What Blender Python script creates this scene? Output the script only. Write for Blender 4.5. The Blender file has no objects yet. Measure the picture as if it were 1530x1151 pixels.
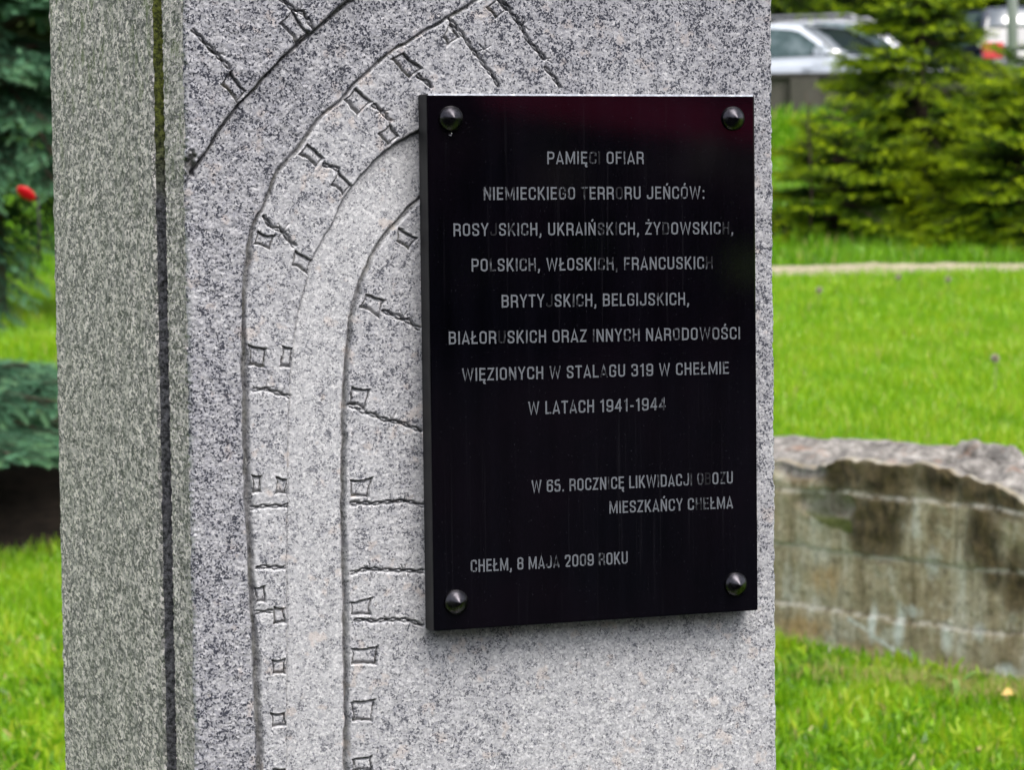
import bpy, math, random
import numpy as np
from mathutils import Vector, Matrix

# ------------------------------------------------------------------ camera, world, light
scene = bpy.context.scene
COL = scene.collection
R = math.radians
CAM = (-1.2328, -3.0228, 1.6)
YAW, PITCH, ROLL = R(20.488), R(-3.4045), R(-0.68)
FPX = 4288.7 / 1530.0                       # focal length in image widths

fw_ = Vector((math.sin(YAW) * math.cos(PITCH), math.cos(YAW) * math.cos(PITCH), math.sin(PITCH)))
r0_ = Vector((math.cos(YAW), -math.sin(YAW), 0))
u0_ = r0_.cross(fw_)
rt_ = math.cos(ROLL) * r0_ + math.sin(ROLL) * u0_
up_ = -math.sin(ROLL) * r0_ + math.cos(ROLL) * u0_
cam = bpy.data.cameras.new('camera')
cam.sensor_width = 36.0
cam.lens = 36.0 * FPX
cam.clip_start, cam.clip_end = 0.05, 800
cam.dof.use_dof = True
cam.dof.focus_distance = 3.27
cam.dof.aperture_fstop = 12.5
camo = bpy.data.objects.new('camera', cam)
COL.objects.link(camo)
M = Matrix((rt_, up_, -fw_)).transposed().to_4x4()
M.translation = Vector(CAM)
camo.matrix_world = M
scene.camera = camo

SUN_EL, SUN_AZ = R(61), R(166)              # azimuth clockwise from +Y: the sun is in front of the slab, a little right
world = bpy.data.worlds.new('World')
scene.world = world
world.use_nodes = True
wn = world.node_tree.nodes
wl = world.node_tree.links
bg = wn['Background']
sky = wn.new('ShaderNodeTexSky')
sky.sky_type = 'NISHITA'
sky.sun_disc = False
sky.sun_elevation = SUN_EL
sky.sun_rotation = SUN_AZ
sky.air_density, sky.dust_density, sky.ozone_density = 1.0, 4.0, 1.0
hs = wn.new('ShaderNodeHueSaturation')      # cloud cover: the blue is mostly veiled
hs.inputs['Saturation'].default_value = 0.35
wl.new(sky.outputs[0], hs.inputs['Color'])
wl.new(hs.outputs[0], bg.inputs['Color'])
bg.inputs['Strength'].default_value = 0.15

sl = bpy.data.lights.new('sun', 'SUN')
sl.energy = .9
sl.angle = R(40)
sl.color = (1.0, 0.96, 0.9)
so = bpy.data.objects.new('sun', sl)
COL.objects.link(so)
sd = Vector((math.sin(SUN_AZ) * math.cos(SUN_EL), math.cos(SUN_AZ) * math.cos(SUN_EL), math.sin(SUN_EL)))
so.rotation_euler = sd.to_track_quat('Z', 'Y').to_euler()
so.location = (2, -4, 12)

scene.view_settings.view_transform = 'Standard'
scene.view_settings.look = 'None'
scene.view_settings.exposure = 1.1
scene.view_settings.gamma = 1.0

rng = np.random.default_rng(7)
random.seed(7)

# ------------------------------------------------------------------ helpers
RT = np.array([math.cos(YAW), -math.sin(YAW)])
FD = np.array([math.sin(YAW), math.cos(YAW)])
def wxy(s, d):
    """lateral s and depth d (measured on the ground from the tripod) -> world x, y"""
    s = np.asarray(s, float); d = np.asarray(d, float)
    return CAM[0] + s * RT[0] + d * FD[0], CAM[1] + s * RT[1] + d * FD[1]
def sm(a, b, x):
    t = np.clip((np.asarray(x, float) - a) / (b - a), 0, 1)
    return t * t * (3 - 2 * t)
def terr(s, d):
    s = np.asarray(s, float); d = np.asarray(d, float)
    zf = .62 + .041 * (np.clip(d, 11.5, 26) - 12.5) + .13 * np.clip(d - 26, 0, 13.6)
    zf = np.where(d > 40.3, 2.85 + np.clip(d - 49, 0, 16) * .42, zf)
    q = .806 * (s - .96) + .592 * (d - 10.5)
    w = sm(-1.6, -.3, s)
    tt = .592 * (s - .96) - .806 * (d - 10.5)
    return zf * (w * sm(.12, .42, q) * (1 - sm(3.6, 6.0, tt)) + (1 - w) * sm(12.8, 17.5, d))
def gp(s, d, dz=0.0):
    x, y = wxy(s, d)
    return (float(x), float(y), float(terr(s, d)) + dz)
def lat(px, d):
    """lateral offset of a thing seen at a bearing, written as the photo column it stands in"""
    return (px - 765.0) / 4288.7 * d

def link(name, me, mat=None, parent=None):
    o = bpy.data.objects.new(name, me)
    COL.objects.link(o)
    if mat is not None:
        for m in (mat if isinstance(mat, (list, tuple)) else [mat]):
            me.materials.append(m)
    if parent is not None:
        o.parent = parent
    return o
def tag(o, label=None, cat=None, group=None, kind=None):
    if label: o['label'] = label
    if cat: o['category'] = cat
    if group: o['group'] = group
    if kind: o['kind'] = kind
    return o
def empty(name, loc=(0, 0, 0), rz=0.0):
    o = bpy.data.objects.new(name, None)
    o.empty_display_size = .1
    COL.objects.link(o)
    o.location = loc
    o.rotation_euler = (0, 0, rz)
    return o
def npmesh(name, V, F, smooth=False, attrs=None, mats=None):
    """V (n,3) array, F (m,k) index array with constant k"""
    me = bpy.data.meshes.new(name)
    V = np.ascontiguousarray(V, np.float32); F = np.ascontiguousarray(F, np.int32)
    me.vertices.add(len(V)); me.vertices.foreach_set('co', V.ravel())
    k = F.shape[1]
    me.loops.add(F.size); me.loops.foreach_set('vertex_index', F.ravel())
    me.polygons.add(len(F)); me.polygons.foreach_set('loop_start', np.arange(0, F.size, k, dtype=np.int32))
    try: me.polygons.foreach_set('loop_total', np.full(len(F), k, np.int32))
    except Exception: pass
    me.polygons.foreach_set('use_smooth', np.full(len(F), smooth, bool))
    if mats is not None: me.polygons.foreach_set('material_index', np.ascontiguousarray(mats, np.int32))
    for an, av in (attrs or {}).items():
        a = me.attributes.new(an, 'FLOAT', 'POINT')
        a.data.foreach_set('value', np.ascontiguousarray(av, np.float32))
    me.update(calc_edges=True)
    me.validate()
    return me
class MB:
    """collects simple shapes into one mesh"""
    def __init__(self): self.v = []; self.f = []; self.m = []
    def add(self, vs, fs, mi=0):
        b = len(self.v); self.v += [tuple(map(float, x)) for x in vs]; self.f += [tuple(b + i for i in f) for f in fs]; self.m += [mi] * len(fs)
        return self
    def box(self, x0, y0, z0, x1, y1, z1, c=0.0, mi=0):
        if c <= 0:
            vs = [(x0,y0,z0),(x1,y0,z0),(x1,y1,z0),(x0,y1,z0),(x0,y0,z1),(x1,y0,z1),(x1,y1,z1),(x0,y1,z1)]
            return self.add(vs, [(0,3,2,1),(4,5,6,7),(0,1,5,4),(1,2,6,5),(2,3,7,6),(3,0,4,7)], mi)
        import bmesh
        bm = bmesh.new(); bmesh.ops.create_cube(bm, size=1)
        for v in bm.verts: v.co = Vector(((x0+x1)/2 + v.co.x*(x1-x0), (y0+y1)/2 + v.co.y*(y1-y0), (z0+z1)/2 + v.co.z*(z1-z0)))
        bmesh.ops.bevel(bm, geom=bm.edges[:], offset=c, segments=2, affect='EDGES', profile=.6)
        bm.verts.index_update()
        self.add([v.co for v in bm.verts], [[v.index for v in f.verts] for f in bm.faces], mi); bm.free()
        return self
    def tube(self, pts, rad, n=8, mi=0, cap=True):
        pts = [Vector(p) for p in pts]
        rs = rad if isinstance(rad, (list, tuple)) else [rad] * len(pts)
        vs = []; fs = []
        a = None
        for i, p in enumerate(pts):
            t = (pts[min(i+1, len(pts)-1)] - pts[max(i-1, 0)]).normalized()
            if a is None: a = t.orthogonal().normalized()
            else: a = (a - t * a.dot(t)).normalized()
            b = t.cross(a)
            for k in range(n):
                th = 2*math.pi*k/n
                vs.append(p + (a*math.cos(th) + b*math.sin(th)) * rs[i])
        for i in range(len(pts)-1):
            for k in range(n):
                fs.append((i*n+k, i*n+(k+1) % n, (i+1)*n+(k+1) % n, (i+1)*n+k))
        if cap:
            fs.append(tuple(range(n-1, -1, -1))); fs.append(tuple((len(pts)-1)*n+k for k in range(n)))
        return self.add(vs, fs, mi)
    def lathe(self, prof, n=24, axis='z', c=(0, 0, 0), mi=0):
        vs = []; fs = []
        for (r, h) in prof:
            for k in range(n):
                th = 2*math.pi*k/n
                x, y = r*math.cos(th), r*math.sin(th)
                p = (x, y, h) if axis == 'z' else ((x, h, y) if axis == 'y' else (h, x, y))
                vs.append((p[0]+c[0], p[1]+c[1], p[2]+c[2]))
        for i in range(len(prof)-1):
            for k in range(n): fs.append((i*n+k, i*n+(k+1) % n, (i+1)*n+(k+1) % n, (i+1)*n+k))
        fs.append(tuple(range(n-1, -1, -1))); fs.append(tuple((len(prof)-1)*n+k for k in range(n)))
        return self.add(vs, fs, mi)
    def build(self, name, mat, parent=None, smooth=False):
        me = bpy.data.meshes.new(name)
        me.from_pydata(self.v, [], self.f)
        me.polygons.foreach_set('material_index', self.m)
        me.polygons.foreach_set('use_smooth', [smooth] * len(self.f))
        import bmesh
        bm = bmesh.new(); bm.from_mesh(me); bmesh.ops.recalc_face_normals(bm, faces=bm.faces); bm.to_mesh(me); bm.free()
        me.update()
        return link(name, me, mat, parent)

# ------------------------------------------------------------------ material helpers
class NT:
    def __init__(self, name):
        self.m = bpy.data.materials.new(name); self.m.use_nodes = True
        self.t = self.m.node_tree; self.b = self.t.nodes['Principled BSDF']
    def n(self, typ, **kw):
        o = self.t.nodes.new(typ)
        for k, v in kw.items():
            if k in o.inputs and not hasattr(o, k): o.inputs[k].default_value = v
            else: setattr(o, k, v)
        return o
    def l(self, a, b): self.t.links.new(a, b)
    def inp(self, node, key, val):
        s = node.inputs[key]
        if hasattr(val, 'is_output') or isinstance(val, bpy.types.NodeSocket): self.l(val, s)
        else: s.default_value = val
    def coord(self, out='Object', scale=(1, 1, 1), rot=(0, 0, 0)):
        c = self.n('ShaderNodeTexCoord'); mp = self.n('ShaderNodeMapping')
        mp.inputs['Scale'].default_value = scale; mp.inputs['Rotation'].default_value = rot
        self.l(c.outputs[out], mp.inputs['Vector']); return mp.outputs[0]
    def noise(self, vec, scale, detail=3, rough=.55, dist=0):
        x = self.n('ShaderNodeTexNoise'); x.inputs['Scale'].default_value = scale; x.inputs['Detail'].default_value = detail
        x.inputs['Roughness'].default_value = rough; x.inputs['Distortion'].default_value = dist
        if vec is not None: self.l(vec, x.inputs['Vector'])
        return x.outputs[0]
    def voro(self, vec, scale, out='Color', feature='F1'):
        x = self.n('ShaderNodeTexVoronoi'); x.feature = feature; x.inputs['Scale'].default_value = scale
        if vec is not None: self.l(vec, x.inputs['Vector'])
        return x.outputs[out]
    def ramp(self, val, stops, interp='LINEAR'):
        x = self.n('ShaderNodeValToRGB'); x.color_ramp.interpolation = interp
        e = x.color_ramp.elements
        while len(e) < len(stops): e.new(.5)
        for i, (p, c) in enumerate(stops):
            e[i].position = p
            e[i].color = (c, c, c, 1) if isinstance(c, (int, float)) else (*c, 1)
        self.l(val, x.inputs[0]); return x.outputs[0]
    def mix(self, f, a, b, mode='MIX'):
        x = self.n('ShaderNodeMix', data_type='RGBA', blend_type=mode)
        for key, v in ((0, f), (6, a), (7, b)):
            if isinstance(v, bpy.types.NodeSocket): self.l(v, x.inputs[key])
            elif key == 0: x.inputs[0].default_value = v
            else: x.inputs[key].default_value = (v, v, v, 1) if isinstance(v, (int, float)) else (*v, 1)
        return x.outputs[2]
    def math(self, op, a, b=0.0, c=None, clamp=False):
        x = self.n('ShaderNodeMath', operation=op, use_clamp=clamp)
        for i, v in enumerate((a, b) if c is None else (a, b, c)):
            if isinstance(v, bpy.types.NodeSocket): self.l(v, x.inputs[i])
            else: x.inputs[i].default_value = v
        return x.outputs[0]
    def attr(self, name):
        x = self.n('ShaderNodeAttribute'); x.attribute_name = name; return x.outputs['Fac']
    def bump(self, h, strength=.3, dist=.002):
        x = self.n('ShaderNodeBump'); x.inputs['Strength'].default_value = strength; x.inputs['Distance'].default_value = dist
        self.l(h, x.inputs['Height']); self.l(x.outputs[0], self.b.inputs['Normal'])
    def set(self, **kw):
        for k, v in kw.items():
            key = {'color': 'Base Color', 'rough': 'Roughness', 'metal': 'Metallic', 'spec': 'Specular IOR Level', 'coat': 'Coat Weight', 'trans': 'Transmission Weight', 'alpha': 'Alpha'}[k]
            s = self.b.inputs[key]
            if isinstance(v, bpy.types.NodeSocket): self.l(v, s)
            elif isinstance(v, tuple): s.default_value = (*v, 1)
            else: s.default_value = v
        return self

def granite(name, side=False):
    g = NT(name)
    co = g.coord('Object', (1, .42, 1) if side else (1, 1, 1))
    wob = g.n('ShaderNodeVectorMath', operation='MULTIPLY_ADD')           # crooked grain borders
    nz = g.n('ShaderNodeTexNoise'); nz.inputs['Scale'].default_value = 380; nz.inputs['Detail'].default_value = 2
    g.l(co, nz.inputs['Vector']); g.l(nz.outputs[1], wob.inputs[0]); wob.inputs[1].default_value = (.0040,) * 3; g.l(co, wob.inputs[2])
    vec = wob.outputs[0]
    sep = g.n('ShaderNodeSeparateColor'); g.l(g.voro(vec, 230 if side else 420), sep.inputs[0])
    sep2 = g.n('ShaderNodeSeparateColor'); g.l(g.voro(vec, 520), sep2.inputs[0])
    big = g.noise(co, 9, 4, .6)
    clus = g.noise(co, 75, 3, .6)
    if side:
        grain = g.noise(vec, 300, 3, .65)
    else:
        gf = g.math('MULTIPLY_ADD', g.attr('finish'), 1.0, 0.0, True)
        ga, gb = g.noise(vec, 430, 2, .6), g.noise(vec, 680, 2, .6)
        mxn = g.n('ShaderNodeMix'); g.l(gf, mxn.inputs[0]); g.l(ga, mxn.inputs[2]); g.l(gb, mxn.inputs[3]); grain = mxn.outputs[0]
    if side:
        base = g.ramp(sep.outputs[0], [(0, (.15, .15, .155)), (.25, (.36, .36, .36)), (.6, (.66, .65, .635)), (1, (.98, .96, .93))])
        k = g.math('ADD', g.math('MULTIPLY', clus, .35), g.math('MULTIPLY', grain, .75))
        dark = g.ramp(k, [(.555, 0), (.605, 1)])
        col = g.mix(g.math('MULTIPLY', dark, .9), base, (.05, .055, .055))
        alg = g.noise(g.coord('Object', (1, 1, .35)), 26, 5, .65)
        alg2 = g.noise(co, 210, 3, .6)
        a = g.ramp(g.math('ADD', g.math('MULTIPLY', alg, .55), g.math('MULTIPLY', alg2, .6)), [(.54, .02), (.76, .36)])
        col = g.mix(1.0, col, (1.12, .98, 1.04), 'MULTIPLY')
        col = g.mix(a, col, (.30, .29, .24))
        xyz = g.n('ShaderNodeSeparateXYZ'); g.l(g.coord('Object'), xyz.inputs[0])
        hi = g.math('MULTIPLY', g.ramp(g.math('MULTIPLY', xyz.outputs[2], .5), [(.76, 0), (.95, 1)]),
                    g.ramp(g.noise(g.coord('Object', (1, .6, .3)), 80, 4, .65), [(.54, 0), (.64, 1)]))
        col = g.mix(g.math('MULTIPLY', hi, .7), col, (.13, .17, .04))
        st = g.noise(g.coord('Object', (1, 16, .9)), 1.0, 4, .6)              # pale and dark run-off streaks
        col = g.mix(g.ramp(st, [(.3, .30), (.55, 0)]), col, (.16, .165, .15))
    else:
        fin = g.attr('finish')
        base = g.ramp(sep.outputs[0], [(0, (.31, .312, .33)), (.3, (.43, .43, .445)), (.75, (.535, .532, .545)), (1, (.68, .675, .68))])
        warm = g.ramp(g.noise(co, 50, 2, .5), [(.63, 0), (.69, 1)])
        base = g.mix(g.math('MULTIPLY', warm, .5), base, (.60, .52, .47))
        # grey quartz between the crystals, more of it where the tooling is rough
        q = g.math('ADD', g.math('MULTIPLY', g.noise(vec, 290, 3, .62), .8), g.math('MULTIPLY', clus, .4))
        q = g.math('SUBTRACT', q, g.math('MULTIPLY', fin, .10))
        col = g.mix(g.ramp(q, [(.55, 0), (.64, .5)]), base, (.30, .305, .345))
        # biotite: small black grains gathered in loose clusters
        k = g.math('ADD', g.math('MULTIPLY', clus, .46), g.math('MULTIPLY', sep2.outputs[1], .26))
        k = g.math('ADD', k, g.math('MULTIPLY', grain, .42))
        k = g.math('SUBTRACT', k, g.math('MULTIPLY', fin, .050))
        dark = g.ramp(k, [(.612, 0), (.640, 1)])
        dark = g.math('MULTIPLY', dark, g.math('SUBTRACT', 1.0, g.math('MULTIPLY', fin, .30)))
        col = g.mix(g.math('MULTIPLY', dark, .97), col, (.022, .025, .042))
        # weathering: rough-tooled zones hold soot and are greyer than the honed bands
        dirt = g.math('SUBTRACT', 1.0, fin)
        dirt = g.math('MULTIPLY', dirt, g.ramp(big, [(.25, .55), (.7, 1.0)]))
        col = g.mix(g.math('MULTIPLY', dirt, .66), col, g.mix(1.0, col, (.50, .49, .53), 'MULTIPLY'))
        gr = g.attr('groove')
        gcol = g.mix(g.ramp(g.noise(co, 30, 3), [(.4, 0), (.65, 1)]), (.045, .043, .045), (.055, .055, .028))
        col = g.mix(g.math('MULTIPLY', gr, .85), col, gcol)  # cuts darkened by dirt, moss and painted crease shade
        st = g.noise(g.coord('Object', (60, 1, 2.2)), 1.0, 3, .6)
        col = g.mix(g.math('MULTIPLY', g.ramp(st, [(.52, 0), (.75, 1)]), .12), col, (.2, .2, .2))
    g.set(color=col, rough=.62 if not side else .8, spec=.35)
    h = g.math('ADD', grain, g.math('MULTIPLY', sep.outputs[0], .3))
    g.bump(h, .5 if not side else .6, .0010)
    return g.m
M_FRONT = granite('speckled_granite')
M_SIDE = granite('weathered_granite_side', True)

g = NT('shaded_mossy_joint')  # dark colour holds the gap's shade along with moss
c = g.coord(); n1 = g.noise(c, 190, 4, .75)
xyz = g.n('ShaderNodeSeparateXYZ'); g.l(c, xyz.inputs[0])
up = g.ramp(g.math('ADD', g.math('MULTIPLY', xyz.outputs[2], .5), g.math('MULTIPLY', g.noise(c, 6, 3), .25)), [(.92, 0), (1.02, 1)])
cc = g.mix(up, g.ramp(n1, [(.40, (.03, .03, .036)), (.62, (.24, .235, .26))]), g.ramp(n1, [(.40, (.035, .042, .012)), (.62, (.24, .27, .05))]))
g.set(color=cc, rough=.95); g.bump(n1, 1.0, .004); M_JOINT = g.m

def plain(name, col, rough=.5, metal=0.0, var=.12, scale=8, spec=.5, coat=0.0):
    q = NT(name); nn = q.noise(q.coord(), scale, 4)
    a = tuple(x * (1 - var) for x in col); b = tuple(min(1, x * (1 + var)) for x in col)
    q.set(color=q.ramp(nn, [(.3, a), (.7, b)]), rough=rough, metal=metal, spec=spec, coat=coat)
    return q.m

# ------------------------------------------------------------------ the monument
XL, XR, YF = -.4687, .2377, .030            # front slab: left and right edge, front plane
MON_C = (-.115, .39)
mon = empty('granite_monument', (MON_C[0], MON_C[1], 0))
tag(mon, 'tall grey speckled granite monument carved with curved tracks and barbed wire', 'monument')

mm = lambda L: np.array(L, float) / 1000.0
A1 = mm([(-477, 1628), (-467, 1643), (-448, 1670), (-430, 1697), (-410, 1722), (-394, 1738), (-368, 1765), (-343, 1789), (-327, 1801), (-303, 1821), (-279, 1839), (-249, 1858), (-209, 1881), (-154, 1908)])
A2 = mm([(-397, 970), (-396, 988), (-397, 1056), (-399, 1118), (-401, 1169), (-402, 1213), (-404, 1261), (-405, 1320), (-405, 1374), (-405, 1418), (-405, 1461), (-405, 1492), (-404, 1519), (-401, 1539), (-398, 1563), (-394, 1583), (-387, 1601), (-378, 1618), (-362, 1652), (-341, 1675), (-317, 1706), (-288, 1731), (-274, 1747), (-247, 1770), (-231, 1782), (-210, 1795), (-187, 1808), (-163, 1821), (-128, 1841), (-90, 1860), (-42, 1880)])
A3 = mm([(-367, 967), (-366, 986), (-364, 1033), (-363, 1095), (-362, 1157), (-361, 1218), (-359, 1290), (-357, 1362), (-355, 1407), (-351, 1444), (-349, 1465), (-345, 1490), (-338, 1511), (-332, 1531), (-326, 1550), (-315, 1572), (-300, 1596), (-288, 1620), (-272, 1640), (-257, 1656), (-238, 1673), (-223, 1682), (-205, 1692), (-180, 1705), (-140, 1721)])
A4 = mm([(-295, 962), (-295, 980), (-294, 1028), (-294, 1090), (-293, 1153), (-293, 1207), (-294, 1248), (-294, 1287), (-292, 1346), (-290, 1405), (-286, 1450), (-282, 1479), (-275, 1508), (-267, 1532), (-257, 1552), (-244, 1574), (-227, 1591), (-213, 1606), (-189, 1625), (-149, 1650)])
SQ = [mm(q) for q in [[(-362, 1811), (-346, 1828), (-327, 1801), (-343, 1789)], [(-430, 1744), (-417, 1761), (-398, 1739), (-409, 1723)], [(-233, 1774), (-216, 1783), (-194, 1764), (-211, 1751)], [(-288, 1729), (-273, 1742), (-252, 1727), (-271, 1710)], [(-248, 1692), (-232, 1704), (-221, 1688), (-236, 1676)], [(-342, 1669), (-329, 1682), (-309, 1664), (-319, 1653)], [(-305, 1634), (-293, 1651), (-277, 1634), (-289, 1621)], [(-388, 1585), (-367, 1581), (-373, 1563), (-392, 1570)], [(-346, 1565), (-324, 1552), (-331, 1535), (-350, 1546)], [(-401, 1461), (-380, 1456), (-381, 1434), (-400, 1436)], [(-364, 1458), (-350, 1456), (-352, 1433), (-365, 1434)], [(-400, 1317), (-388, 1316), (-389, 1295), (-400, 1295)], [(-373, 1314), (-358, 1310), (-359, 1293), (-374, 1293)], [(-399, 1192), (-385, 1192), (-385, 1173), (-398, 1173)], [(-378, 1170), (-363, 1168), (-363, 1149), (-378, 1147)], [(-380, 1111), (-363, 1110), (-364, 1092), (-380, 1092)], [(-384, 1051), (-364, 1051), (-364, 1033), (-382, 1032)], [(-381, 988), (-366, 987), (-367, 967), (-381, 969)], [(-224, 1589), (-203, 1575), (-214, 1558), (-228, 1570)], [(-266, 1514), (-241, 1507), (-248, 1485), (-272, 1498)], [(-284, 1410), (-260, 1407), (-267, 1383), (-287, 1389)], [(-287, 1306), (-259, 1308), (-265, 1284), (-286, 1285)], [(-288, 1170), (-261, 1173), (-265, 1151), (-288, 1153)], [(-288, 1116), (-256, 1118), (-257, 1095), (-288, 1098)], [(-289, 1056), (-260, 1058), (-264, 1031), (-289, 1033)], [(-288, 992), (-264, 995), (-264, 974), (-290, 974)], [(-119, 1834), (-102, 1846), (-90, 1830), (-106, 1819)], [(-171, 1799), (-161, 1817), (-147, 1800), (-165, 1788)]]]
WIRE = [mm(q) for q in [[(-459, 1804), (-446, 1789), (-433, 1778), (-418, 1762)], [(-364, 1843), (-346, 1828), (-335, 1823), (-323, 1807)], [(-200, 1757), (-183, 1743)], [(-253, 1723), (-242, 1716), (-232, 1705)], [(-312, 1657), (-303, 1655), (-293, 1651)], [(-381, 1601), (-371, 1590), (-359, 1584), (-346, 1568)], [(-396, 1411), (-382, 1411), (-368, 1405), (-355, 1401)], [(-400, 1280), (-382, 1281), (-359, 1281)], [(-395, 1213), (-379, 1212), (-362, 1211)], [(-396, 1164), (-379, 1164)], [(-245, 1494), (-222, 1485), (-202, 1473)], [(-287, 1389), (-267, 1381), (-257, 1376), (-237, 1369), (-220, 1365), (-200, 1357)], [(-286, 1279), (-259, 1278), (-225, 1279), (-201, 1273)], [(-286, 1201), (-262, 1204), (-224, 1200), (-202, 1198)], [(-283, 1148), (-261, 1146), (-244, 1145), (-220, 1143), (-203, 1137)], [(-105, 1847), (-87, 1828), (-76, 1812), (-64, 1792), (-48, 1776)], [(-48, 1767), (-38, 1756), (-30, 1743)], [(-162, 1819), (-147, 1802), (-135, 1786), (-119, 1767), (-103, 1745)]]]
BARB = mm([(-433, 1779), (-338, 1826), (-359, 1584), (-382, 1411), (-222, 1485), (-237, 1369), (-223, 1279), (-264, 1204), (-224, 1200), (-244, 1145), (-73, 1813), (-48, 1776), (-121, 1787), (-242, 1716)])

def catmull(P, k=5):
    P = np.vstack([2*P[0]-P[1], P, 2*P[-1]-P[-2]])
    out = []
    for i in range(1, len(P)-2):
        p0, p1, p2, p3 = P[i-1:i+3]
        for t in np.linspace(0, 1, k, endpoint=False):
            out.append(.5*((2*p1)+(-p0+p2)*t+(2*p0-5*p1+4*p2-p3)*t*t+(-p0+3*p1-3*p2+p3)*t**3))
    out.append(P[-2]); return np.array(out)
def vnoise(shape_xy, step, amp, r):
    """smooth value noise on a grid with node spacing `step` cells"""
    ny, nx = shape_xy
    gy, gx = int(ny/step)+3, int(nx/step)+3
    G = r.random((gy, gx)) * 2 - 1
    yy = np.arange(ny)/step; xx = np.arange(nx)/step
    iy = yy.astype(int); ix = xx.astype(int); fy = yy-iy; fx = xx-ix
    fy = fy*fy*(3-2*fy); fx = fx*fx*(3-2*fx)
    a = G[iy][:, ix]; b = G[iy][:, ix+1]; c_ = G[iy+1][:, ix]; d_ = G[iy+1][:, ix+1]
    return amp*((a*(1-fx)+b*fx)*(1-fy)[:, None]+(c_*(1-fx)+d_*fx)*fy[:, None])

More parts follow.
